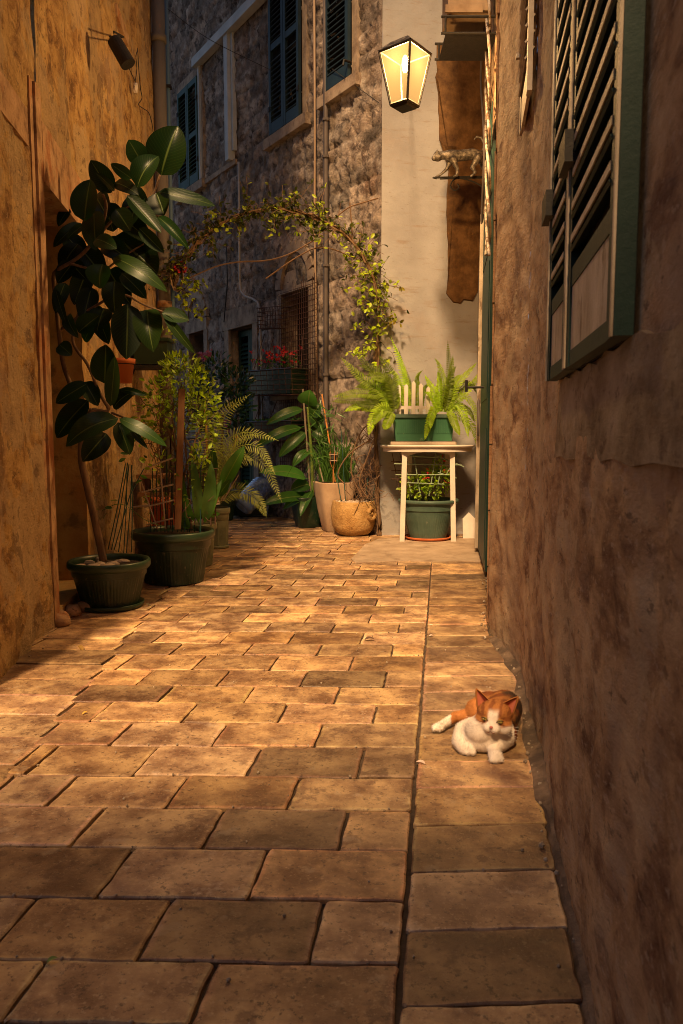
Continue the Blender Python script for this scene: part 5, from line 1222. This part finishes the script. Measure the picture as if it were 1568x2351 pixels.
mb = MB(); c_ = P(416, 615, 7.05)
for k in range(26): mb.sleaf(c_+V((R.uniform(-.05, .05), R.uniform(-.03, .03), R.uniform(-.04, .04))), (R.uniform(-1, 1), R.uniform(-1, 1), R.uniform(-1, 1)), .035, .035)
obj('rag', mb, mat('red_rag', (.5, .02, .04), rough=.9), cl)
# black spotlight
def lw(x, y, o=.03): t, z = PL2.hit(x, y, o); return PL2.pt(t, z, o)
s0 = lw(262, 90, .16); sl_ = thing('spotlight', s0, 'small black cylinder spotlight on a bracket high on the ochre wall', 'spotlight')
mb = MB(); a, b = lw(262, 92, .16), lw(285, 132, .22); dd = (b-a).normalized(); e1_, e2_ = a, a+dd*.17; mb.tube([e1_-dd*.01, e1_, e1_+dd*.03, e2_], [.03, .044, .046, .048], 18); obj('body', mb, IRON, sl_, smooth=False)
mb = MB(); p0 = lw(250, 84, .0); mb.tube([p0, p0+PL2.n*.1, e1_+V((0, 0, .05)), e1_], .006, 6); mb.tube([p0+V((0, 0, -.05)), p0+PL2.n*.08+V((0, 0, -.03)), e1_+PL2.n*.04], .005, 6); obj('bracket', mb, IRON, sl_)
cb_ = thing('cable', lw(330, 240, .02), 'thin black cable looping down the ochre wall from the spotlight', 'cable'); mb = MB()
for pts in ([(285, 130), (300, 165), (312, 190)], [(316, 110), (318, 150), (322, 200), (326, 225), (318, 240), (330, 250), (342, 260), (350, 290), (352, 330), (348, 370)], [(316, 115), (312, 130), (314, 160), (308, 200)]):
    mb.tube(cr_([lw(x, y, .035) for x, y in pts], 5), .0035, 5)
obj('wire', mb, CABLE, cb_)
mb = MB(); mb.ico(lw(311, 202, .04), (.02, .02, .04), 1, jit=.3); obj('tape', mb, WHITE_PL, cb_)
tm = MB(); q0, q1 = lw(262, 20, .0), lw(290, 95, .0); tm.obox((q0+q1)/2, (q1-q0)/2, PL2.n*.02, PL2.u.cross(PL2.n)*.04); obj('stone_bracket', tm, TRIM_L, lh)
# hanging terracotta pot
d_ = 5.6; hc_ = lw(283, 850, .12); hp = thing('hanging_pot', hc_, 'orange terracotta pot hung on the sunlit ochre wall', 'flower pot'); r_ = .075
mb = MB(); mb.lathe([(.001, -.085), (r_*.7, -.085), (r_*.95, .04), (r_*1.06, .042), (r_*1.08, .075), (r_*.95, .075), (r_*.9, .05), (.001, .05)], hc_, 32); obj('pot', mb, TERRA, hp, smooth=True)
mb = MB(); mb.tube([hc_+V((math.cos(i*.524)*r_, math.sin(i*.524)*r_, .04)) for i in range(13)], .004, 4); mb.tube([hc_-PL2.n*.07+V((0, 0, .04)), hc_-PL2.n*.13+V((0, 0, .04))], .006); obj('ring', mb, IRON, hp)
# green box on a bracket shelf
gc = lw(352, 812, .16); gbx = thing('window_box', gc, 'dark green window box on an iron bracket shelf at the ochre house corner', 'planter'); mb = MB()
mb.obox(gc+V((0, 0, .0)), V((.13, 0, 0)), V((0, .09, 0)), V((0, 0, .09))); mb.obox(gc+V((0, 0, .10)), V((.145, 0, 0)), V((0, .105, 0)), V((0, 0, .012))); obj('box', mb, POT_GREEN, gbx)
mb = MB(); z = gc.z-.11; mb.obox((gc.x, gc.y, z), (.17, 0, 0), (0, .1, 0), (0, 0, .012)); mb.tube([(gc.x-.15, gc.y, z), (gc.x-.2, gc.y, z-.12)], .01); obj('shelf', mb, IRON, gbx)
lf = MB(); cloud(lf, gc+V((.05, 0, .15)), (.14, .1, .07), 50, .045, .025, (.8, 1.5)); obj('foliage', lf, L_BRIGHT, gbx)
# stack of pots behind the shrub
sx = (372-784)/F*6.0; 
for i, (z, r_, lab) in enumerate(((0, .13, 'lower brown clay pot stacked behind the shrub'), (.24, .12, 'upper brown clay pot stacked behind the shrub'))):
    th = thing('flower_pot', (sx, 6.0, z), lab, 'flower pot', 'brown clay pots stacked behind the shrub'); mb = MB(); mb.lathe([(.001, 0), (r_*.7, 0), (r_*.92, .19), (r_*1.05, .192), (r_*1.06, .235), (r_*.9, .235), (r_*.85, .15)], (sx, 6.0, z), 32); obj('pot', mb, TERRA, th, smooth=True)
th = thing('plant_stand', (sx, 6.02, .48), 'dark red wooden shelf board on the stacked clay pots', 'shelf'); mb = MB(); mb.box(sx-.17, sx+.17, 5.9, 6.14, .477, .51); mb.box(sx-.15, sx-.12, 5.92, 6.12, .51, .62); mb.box(sx+.12, sx+.15, 5.92, 6.12, .51, .62); mb.box(sx-.18, sx+.18, 5.9, 6.14, .62, .65); obj('board', mb, WOOD, th)

# ------------------------------------------------------------------ right house: air conditioner, pipes, bronze cat sign
def rw(x, y, o=.03): t, z = PRs.hit(x, y, o); return PRs.pt(t, z, o)
acY = 5.8; acx0, acx1 = (1003-784)/F*acY, wall_x(acY)-.01; acz = P(1050, 55, acY).z
ac = thing('air_conditioner', ((acx0+acx1)/2, acY, acz), 'old boxy air conditioner on an iron bracket high on the right, with an added unseen box above it that shapes its shadow', 'air conditioner')
mb = MB(); mb.box(acx0+.02, acx1-.05, acY-.14, acY+.18, acz+.02, acz+.75); mb.box(acx0+.03, acx1-.03, acY-.10, acY+.15, acz+.75, acz+3.2); mb.box(acx0+.0, acx1-.1, acY-.155, acY-.141, acz+.0, acz+.05); obj('casing_and_shade_box', mb, mat('rusty_casing', [(.3, (.16, .09, .04)), (.7, (.34, .24, .15))], scale=5, rough=.7), ac)  # tall upper box is an unseen addition, stretching the shadow on the white wall
mb = MB(); 
for k in range(9): mb.box(acx0+.05, acx1-.2, acY-.147, acY-.1405, acz+.1+k*.045, acz+.115+k*.045)
obj('grille', mb, IRON, ac)
mb = MB(); z1_, z2_ = P(1050, 68, acY).z, P(1050, 105, acY).z
for yy in (acY-.17, acY+.2):
    for z in (z1_, z2_): mb.tube([(acx0-.03, yy, z), (acx1+.03, yy, z)], .009, 6)
    mb.tube([(acx0, yy, z1_), (acx0, yy, z2_)], .008, 6); mb.tube([(acx1-.06, yy, z1_), (acx1-.06, yy, z2_)], .008, 6); 
mb.box(acx0, acx1, acY-.16, acY+.19, z2_-.012, z2_-.003)
obj('bracket', mb, IRON, ac)
for pts, r_, m_, lab in (([(1092, -20), (1088, 110), (1084, 300), (1078, 560), (1070, 760), (1066, 850)], .013, PVCW, 'tan ribbed hose hanging from the air conditioner'),
                         ([(1100, -20), (1098, 110), (1094, 400), (1088, 640), (1082, 700)], .020, PIPE_G, 'grey pipe on the right wall behind the bronze cat'),
                         ([(1112, -20), (1110, 90), (1104, 180), (1112, 330), (1106, 500), (1100, 700), (1098, 1000)], .010, PIPE_D, 'dark wavy cable nearest the green door leaf')):
    th = thing('cable' if r_ < .018 else 'pipe', rw(*pts[-1], .06), lab, 'cable' if r_ < .018 else 'pipe'); mb = MB(); mb.tube(cr_([rw(x, y, .05) for x, y in pts], 5), r_, 7); obj('tube', mb, m_, th, smooth=True)
# twisted insulated cable bundle, flaking white
th = thing('cable_bundle', rw(1122, 300, .05), 'bundle of flaking white insulated cables down the right wall', 'cable'); mb = MB()
for k in range(3): mb.tube(cr_([rw(1120+5*math.sin(i*1.2+k*2.1), -20+i*55, .045+.02*math.cos(i*1.2+k*2.1)) for i in range(12)], 4), .010, 6)
obj('strands', mb, mat('flaking_white_sleeve', [(.42, (.10, .06, .035)), (.52, (.36, .32, .29)), (.8, (.46, .42, .38))], scale=16, stretch=(1, 1, .5), rough=.8), th, smooth=True)

# remeshed blobs: one continuous surface from balls and tapered limbs
def blob(name, parts, vox, m, parent, sm_it=6, colfn=None, disp=None):
    bpy_me = MB()
    for p in parts:
        if len(p) == 2: bpy_me.ico(p[0], p[1], 3)
        else:
            a, b, ra, rb_2 = p; a, b = V(a), V(b); n = 7
            for i in range(n+1): t = i/n; bpy_me.ico(a.lerp(b, t), ra+(rb_2-ra)*t, 2)
    me = bpy.data.meshes.new(name); me.from_pydata(bpy_me.v, [], bpy_me.f); o = bpy.data.objects.new(name, me); COL.objects.link(o)
    md = o.modifiers.new('r', 'REMESH'); md.mode = 'VOXEL'; md.voxel_size = vox; s2 = o.modifiers.new('s', 'SMOOTH'); s2.iterations = sm_it; s2.factor = .5
    dg = bpy.context.evaluated_depsgraph_get(); me2 = bpy.data.meshes.new_from_object(o.evaluated_get(dg)); bpy.data.objects.remove(o)
    r_ = MB(); r_.v = [v.co.copy() for v in me2.vertices]; r_.f = [tuple(p.vertices) for p in me2.polygons]; nrm = [v.normal.copy() for v in me2.vertices]
    if disp: r_.v = [v+n_*disp(v) for v, n_ in zip(r_.v, nrm)]
    r_.c = [colfn(v, n_) if colfn else (1, 1, 1) for v, n_ in zip(r_.v, nrm)]; r_.uv = [(0, 0)]*len(r_.v); r_.n = nrm
    return obj(name, r_, m, parent, smooth=True), r_
# bronze cat on scroll bracket: profile stands in the plane across the lane
cy = 6.5; SCL = 1/F*cy
def c2p(x, y, o=0): return P(x, y, cy+o)
sg = thing('cat_sign', rw(1120, 400, .03), 'bronze walking cat figure on a scrolled iron wall bracket', 'sign')
pp = []
def cap(a, b, ra, rb_2, o=0, o2=None): pp.append((c2p(*a, o), c2p(*b, o if o2 is None else o2), ra*SCL, rb_2*SCL))
cap((1032, 357), (1050, 358), 12, 12.5); cap((1050, 358), (1085, 354), 12, 12); cap((1085, 354), (1102, 358), 12, 11); cap((1030, 356), (1008, 357), 9.5, 9); pp.append((c2p(1005, 359), 11*SCL)); pp.append((c2p(997, 363), 6.5*SCL))
cap((1003, 349), (1004, 344), 3.5, 1.5, -.03); cap((1003, 349), (1004, 344), 3.5, 1.5, .03)
cap((1034, 364), (1026, 388), 7, 4, .04); cap((1026, 388), (1010, 402), 4, 3, .04); cap((1010, 402), (1002, 405), 3.3, 3, .04)
cap((1040, 366), (1050, 388), 8, 4, -.05); cap((1050, 388), (1049, 403), 4, 3.2, -.05); cap((1049, 403), (1042, 405), 3.6, 3, -.05)
cap((1098, 362), (1084, 384), 9, 5, -.05); cap((1084, 384), (1092, 396), 5, 3.2, -.05); cap((1092, 396), (1082, 404), 3.2, 3.2, -.05)
cap((1102, 362), (1110, 386), 9, 4.5, .05); cap((1110, 386), (1116, 402), 4, 3, .05)
cap((1108, 352), (1112, 330), 3.6, 3, 0); cap((1112, 330), (1105, 316), 3, 3, 0); cap((1105, 316), (1094, 314), 3, 2.6, 0); cap((1094, 314), (1089, 320), 2.6, 2.2, 0)
blob('cat_figure', pp, .0065, BRONZE, sg, 4)
mb = MB(); ya = 407
mb.tube([c2p(995, ya+1), c2p(1130, ya-2)], .008, 6); mb.tube([c2p(1010, ya+4), c2p(1130, ya+1)], .005, 6); mb.tube([c2p(992, ya+1.5), c2p(1002, ya+1)], [.002, .014], 6)
mb.tube(cr_([c2p(x, y) for x, y in ((1122, 478), (1128, 455), (1118, 440), (1100, 424), (1080, 415), (1060, 410), (1045, 411), (1036, 420), (1036, 432), (1046, 437), (1054, 430), (1050, 422))], 5), .006, 6)
obj('scroll_bracket', mb, IRON, sg)

# thin washing line
th = thing('wire', lw(380, 40, 0), 'thin line strung across the lane from the downpipe towards the lantern', 'line'); mb = MB(); mb.tube(cr_([P(385, 20, 7.1), P(480, 90, 7.2), P(620, 160, 7.2)], 5), .0028, 4); mb.tube([fpt(762, 158, .08), P(870, 236, 7.25)], .0035, 4); obj('line', mb, CABLE, th)
# sign with red triangle by the door
ts = thing('warning_sign', fpt(523, 975, .05), 'small white board with a red triangle pointing down, left of the door', 'sign'); mb = MB(); t_, z_ = PF.hit(522, 985, .04); mb.pbox(PF, t_-.13, t_+.13, z_-.45, z_+.16, .0, .03); obj('board', mb, TRIM_F, ts)
mb = MB(); mb.add([PF.pt(t_-.12, z_+.12, .0305), PF.pt(t_+.12, z_+.12, .0305), PF.pt(t_, z_-.10, .0305), PF.pt(t_-.12, z_+.12, .036), PF.pt(t_+.12, z_+.12, .036), PF.pt(t_, z_-.10, .036)], [(3, 4, 5), (2, 1, 0), (0, 1, 4, 3), (1, 2, 5, 4), (2, 0, 3, 5)]); obj('red_triangle', mb, mat('dull_red', (.35, .04, .03), rough=.7), ts)

# ------------------------------------------------------------------ the cat
CX, CY = .47, 2.30
def g2(x, y): return G(x, y)
ct_ = thing('cat', (CX, CY, 0), 'ginger and white cat lying on the paving against the right wall, facing the viewer', 'cat')
def Pt(x, y, d): return P(x, y, d)
chest = Pt(1112, 1702, 2.25); 
B = []
def cp(a, b, ra, rb_2): B.append((a, b, ra, rb_2))
rump = V((.515, 2.47, .056)); mid = V((.475, 2.37, .058)); chs = V((.425, 2.275, .055))
cp(rump, mid, .060, .060); cp(mid, chs, .060, .058)
B.append((V((.410, 2.262, .046)), V((.066, .050, .046)))); B.append((V((.375, 2.275, .045)), V((.035, .04, .042)))); B.append((V((.45, 2.265, .045)), V((.05, .045, .044))))       # breast
B.append((V((.395, 2.24, .075)), V((.045, .038, .04))))
hd = V((.436, 2.238, .120))
B.append((hd, V((.053, .048, .045))))                            # skull
cp(V((.44, 2.27, .09)), hd, .045, .04)                           # neck
# face frame
fw = V((-.34, -1, -.10)).normalized(); rt2_ = fw.cross(V((.10, 0, 1))).normalized(); up_ = rt2_.cross(fw).normalized()
def H(r_, u, f): return hd + (rt2_*r_ + up_*u + fw*f)*1.08
B.append((H(-.030, -.016, .018), V((.026, .026, .024)))); B.append((H(.030, -.016, .018), V((.026, .026, .024))))       # cheeks
B.append((H(-.0105, -.017, .045), .0130)); B.append((H(.0105, -.017, .045), .0130)); B.append((H(0, -.027, .034), .0115)); B.append((H(0, -.004, .038), .0115)); B.append((H(0, .012, .030), .0145)); B.append((H(0, -.008, .047), .0072))
B.append((H(-.019, .018, .028), .012)); B.append((H(.019, .018, .028), .012))                                              # brows
# haunches and hind legs stretched to the left
cp(V((.475, 2.49, .05)), V((.43, 2.475, .045)), .055, .042)
h1, h2, h3 = Pt(1085, 1652, 2.44), Pt(1030, 1658, 2.45), G(990, 1672)
h1.z, h2.z, h3.z = .036, .026, .018; h1.y, h2.y = 2.47, 2.475
cp(V((.43, 2.475, .042)), h1, .038, .025); cp(h1, h2, .024, .017); cp(h2, h3, .016, .014); B.append((h3, V((.019, .016, .014))))
k1, k2 = G(1075, 1645), G(1045, 1645); k1.z = .03; k2.z = .018; cp(V((.46, 2.52, .045)), k1, .032, .018); cp(k1, k2, .017, .014)
# forelegs
f0, f1, f2 = V((.385, 2.30, .055)), Pt(1063, 1700, 2.30), G(1050, 1742)
f1.z = .052; f2 = V((.337, 2.245, .022))
cp(f0, V((.358, 2.30, .045)), .034, .032); cp(V((.358, 2.30, .045)), V((.338, 2.262, .030)), .032, .024); cp(V((.338, 2.262, .030)), V((.345, 2.236, .020)), .022, .019); B.append((V((.362, 2.232, .020)), V((.019, .017, .016))))
r1, r2_ = V((.455, 2.25, .032)), G(1116, 1738); r2_.z = .020
cp(V((.475, 2.28, .045)), r1, .04, .028); cp(r1, r2_+V((0, .025, 0)), .022, .018); B.append((r2_, V((.022, .021, .017))))
# toes
for k in range(3): B.append((r2_+V(((k-1)*.012, -.015, -.006)), .0095)); B.append((V((.352+k*.010, 2.220, .013)), .0085)); B.append((h3+V((-.016, (k-1)*.009, -.003)), .008))
ORG, DKO, WHT, PNK, BLK = V((.42, .17, .05)), V((.20, .06, .02)), V((.84, .76, .68)), V((.62, .28, .24)), V((.05, .03, .02))
def ss(a, b, x): t = max(0, min(1, (x-a)/(b-a))); return t*t*(3-2*t)
def cat_col(p, n_=None):
    q = p-hd; r_, u, f = q.dot(rt2_)/1.08, q.dot(up_)/1.08, q.dot(fw)/1.08; nz = N(p.x, p.y, p.z, 30)*.006
    c = None
    if q.length < .088 and (f > -.03) and u > -.06 and p.y < 2.30:      # head
        blaze = ss(.017+max(0, -u)*1.1, .009+max(0, -u)*1.1, abs(r_+.0)+nz*.8) * ss(.034, .022, u+nz) * ss(.0, .02, f)
        low = ss(-.012, -.022, u + nz - abs(r_)*.22)
        stripes = .5+.5*math.sin((r_*260)+N(p.x, p.y, p.z, 40)*2) if u > .016 else .5+.5*math.sin((u*330+abs(r_)*120)+N(p.x, p.y, p.z, 40)*2)
        o = ORG.lerp(DKO, ss(.45, .85, stripes)*.75); c = o.lerp(WHT, max(blaze, low))
        return c*(1+N(p.x, p.y, p.z, 60)*.08)
    if p.y < 2.33 and p.x < .50 and p.z < .1 and (p.x-.40) < .55*(2.40-p.y)+.03+nz*2: c = WHT
    elif p.x < .335: c = WHT
    elif p.x < .44 and p.y > 2.40:                      # hind legs
        x = p.x+nz*2; c = WHT if x < .335 else ORG*1.15
        if p.y > 2.53 and p.x < .42: c = WHT
    elif p.x < .425+nz*2 and p.z < .085: c = WHT if p.y < 2.38 else ORG*1.2
    else:
        st_ = .5+.5*math.sin((p.y*95+p.z*30)+N(p.x, p.y, p.z, 14)*4); c = (ORG*.9).lerp(DKO, ss(.3, .75, st_)*.95)
        bk = ss(.485, .53, p.x+N(p.x, p.y, p.z, 22)*.03); c = c.lerp(BLK, bk*ss(-.35, .1, N(p.x, p.y, p.z, 40)))
    if p.z > .1 and p.y < 2.33 and p.x > .38 and False: c = ORG
    return c*(1+N(p.x, p.y, p.z, 60)*.08)
fur_m = mat('cat_fur', (1, 1, 1), rough=.75, bump=.25, bscale=260, bdist=.002, col_attr=True, spec=.25)
body, br = blob('body', B, .0042, fur_m, ct_, 5, cat_col)
# fur: many short hairs growing from the body
fu = MB(); 
tri = [f for f in br.f]
flow = V((.25, .9, -.15))
for _ in range(42000):
    f = R.choice(tri); i = R.choice(f); p = br.v[i]+V((R.uniform(-.002, .002), R.uniform(-.002, .002), R.uniform(-.002, .002))); n_ = br.n[i]
    if p.z < .004: continue
    q = p-hd; hl = .0085
    if q.dot(fw) > .012 and q.length < .07: hl = .0042
    d = flow - n_*flow.dot(n_); d = (d.normalized() if d.length > .01 else V((0, 0, -1))) if q.length > .06 else (q-fw*q.dot(fw)).normalized()*.6 - fw*.8
    d = (d - n_*d.dot(n_)*.9 + n_*.30 + V((R.uniform(-.15, .15), R.uniform(-.15, .15), R.uniform(-.15, .15)))).normalized(); sd = d.cross(n_).normalized()*.0005 if d.cross(n_).length > .01 else V((.0004, 0, 0))
    L = hl*R.uniform(.6, 1.3); c = cat_col(p)*R.uniform(.62, 1.15); fu.add([p-sd, p+sd, p+d*L-n_*L*.15], [(0, 1, 2)], tuple(c))
obj('fur', fu, fur_m, ct_)
# ears
def ear(sgn):
    base = H(sgn*.033, .026, -.004); out = (rt2_*sgn*.62+up_*1.0+fw*-.02).normalized(); hgt = .050; wd = .024
    tip = base+out*hgt; acr = (rt2_*sgn*.75 - up_*.45 + fw*.35*sgn*0).normalized()
    bk = out.cross(acr).normalized(); 
    if bk.dot(fw) > 0: bk = -bk
    mb = MB(); n = 9; m = 7; vs = []
    for j in range(m+1):
        t = j/m; w_ = wd*(1-t)**.8+.0012
        for i in range(n): a = -1+2*i/(n-1); vs.append(base-out*.010+out*(hgt+.01)*t + acr*w_*a + bk*(1-a*a)*w_*.75)
    fs = [(j*n+i, j*n+i+1, (j+1)*n+i+1, (j+1)*n+i) for j in range(m) for i in range(n-1)]; mb.add(vs, fs, tuple(ORG*.85))
    e = obj('ear', mb, fur_m, ct_, smooth=True); md = e.modifiers.new('t', 'SOLIDIFY'); md.thickness = .0025; md.offset = 0
    mb = MB(); mb.add([v*.8+(base-out*.0)*.2 - bk*(-.0) + fw*.0018 for v in vs], fs, (1, 1, 1)); obj('inner_ear', mb, mat('inner_ear_skin', (.55, .17, .10), rough=.7), e, smooth=True)
    for _ in range(50):
        pass
ear(-1); ear(1)
# eyes, nose, mouth, whiskers
eye_m = mat('cat_eye', (.30, .24, .06), rough=.12, spec=.8); pup = mat('pupil', (.01, .008, .006), rough=.1)
for sgn in (-1, 1):
    c_ = H(sgn*.0205, .0045, .0395); mb = MB(); mb.ico(c_, (.0088, .0080, .0058), 2); e = obj('eye', mb, eye_m, ct_, smooth=True)
    mb = MB(); mb.ico(c_+fw*.0058, (.0022, .0022, .0050), 2); obj('pupil', mb, pup, e, smooth=True)
    mb = MB(); mb.tube([c_+rt2_*(.0098*math.cos(a)*sgn)+up_*(.0052*math.sin(a)+.0030*math.cos(a))+fw*(.0038+.002*math.sin(a)) for a in [math.pi*k/8 for k in range(9)]], .0013, 5); obj('eyelid', mb, mat('eye_rim', (.10, .045, .02), rough=.7), e, smooth=True)
mb = MB(); mb.ico(H(0, -.0085, .0565), (.0052, .004, .0038), 2); obj('nose', mb, mat('cat_nose', (.50, .16, .12), rough=.45), ct_, smooth=True)
mb = MB(); mb.tube([H(-.010, -.0265, .0535), H(-.005, -.0250, .0570), H(0, -.0185, .0585), H(.005, -.0250, .0570), H(.010, -.0265, .0535)], .0009, 4); obj('mouth', mb, mat('mouth_line', (.18, .06, .045), rough=.8), ct_)
mb = MB()
for sgn in (-1, 1):
    for k in range(5): a = H(sgn*.014, -.016+.002*k, .046); mb.tube([a, a+rt2_*sgn*.035+up_*(.004*(k-2))+fw*.006, a+rt2_*sgn*.062+up_*(.009*(k-2)-.006)], .00035, 3)
obj('whiskers', mb, mat('whisker', (.8, .75, .7), rough=.5), ct_)

ct_.location = ct_.location + V((.020, -.035, 0))
# smooth cement apron before the white wall
ap = MB(); q = [G(x, y) for x, y in ((868, 1238), (905, 1236), (960, 1240), (1020, 1238), (1080, 1236), (1106, 1240), (1112, 1262), (1116, 1290), (1060, 1288), (1005, 1291), (940, 1288), (880, 1290), (815, 1292), (806, 1284), (822, 1268), (838, 1250), (852, 1246))]
q = [p+V((0, .0, .0045)) for p in q]; cpt = sum(q, V((0, 0, 0)))/len(q); n = len(q)
ap.add([cpt]+q+[p-V((0, 0, .02)) for p in q], [(0, 1+(i+1) % n, 1+i) for i in range(n)]+[(1+i, 1+(i+1) % n, 1+n+(i+1) % n, 1+n+i) for i in range(n)])
apo = tag(obj('cement_path', ap, mat('cement_apron', [(.35, (.30, .22, .15)), (.65, (.46, .35, .25))], scale=5, rough=.8, bump=.4, bscale=40, dirt=[(6, (1, 1, 1), .55, .65, (.18, .12, .08), .6)])), kind='structure')
# pointed white board leaning by the table
pbx = G(1078, 1237); th = thing('picket_board', pbx, 'short pointed white board leaning on the wall between table and green door', 'board'); mb = MB(); wv, hh = .06, .24; 
mb.add([pbx+V((a_, b_+z*.25, z)) for b_ in (0, .015) for a_, z in ((-wv, 0), (wv, 0), (wv, hh*.75), (0, hh), (-wv, hh*.75))], [(4, 3, 2, 1, 0), (5, 6, 7, 8, 9)] + [(i, (i+1) % 5, 5+(i+1) % 5, 5+i) for i in range(5)]); obj('board', mb, WHITE_PL, th)
# ------------------------------------------------------------------ litter on the ground
for (x, y, s_, c_, lab) in ((185, 1491, .045, (.22, .13, .03), 'narrow dry leaf on the left slabs'), (848, 1471, .05, (.10, .055, .035), 'curled brown leaf lying on the middle of the paving'), (990, 1462, .022, (.7, .55, .48), 'pale petal on the paving joint beyond the cat'),
                            (966, 1755, .028, (.75, .58, .5), 'pale petal on the joint left of the cat'), (990, 1437, .018, (.75, .6, .5), 'small pale petal farthest up the joint'), (195, 1640, .020, (.6, .35, .06), 'tiny yellow leaf near the left edge of the paving'), (1262, 1853, .03, (.35, .4, .05), 'yellow green sprig at the foot of the right wall'),
                            (120, 2210, .022, (.25, .3, .06), 'curled green leaf in the near left joint'), (340, 1392, .035, (.12, .10, .05), 'dry leaf beside the saucer of the rubber plant')):
    p = G(x, y)+V((0, 0, .004)); mb = MB(); d = V((R.uniform(-1, 1), R.uniform(-.3, .3), .12)).normalized()
    mb.leaf(p-d*s_/2, p+d*s_/2, s_*.45, (0, -.2, 1), bend=.15, fold=.5, seg=6); tag(obj('leaf' if 'leaf' in lab else ('petal' if 'petal' in lab else 'sprig'), mb, mat('litter', c_, rough=.8), loc=p, smooth=True), lab, 'leaf' if 'petal' not in lab else 'petal')
lt_ = MB()
for _ in range(420):
    r_ = R.choice(courses); s_ = R.uniform(-1.0, .6); p = pav(s_, r_[1]+R.uniform(-.004, .004)) if R.random() < .6 else pav(R.uniform(-1.2, .9), R.uniform(1.2, 7))
    if p.y > 8 or p.y < .8 or p.x > wall_x(p.y)-.02: continue
    lt_.ico(p+V((0, 0, .002)), R.uniform(.0015, .004), 1, jit=.3)
for _ in range(110):
    y = R.uniform(.9, 5); right_ = R.random() < .6; s_ = abs(R.gauss(0, .02))
    p = V((wall_x(y)-.012-s_, y, .008)) if right_ else V((GA.x+(GB.x-GA.x)/(GB.y-GA.y)*(y-GA.y)+.02+s_*2, y, .002))
    if not right_ and not 3 < y < 3.95: continue
    lt_.ico(p, R.uniform(.002, .007), 1, jit=.35)
tag(obj('grit', lt_, mat('pale_grit', [(.3, (.15, .10, .06)), (.6, (.5, .42, .32))], scale=9, rough=.9)), kind='stuff')
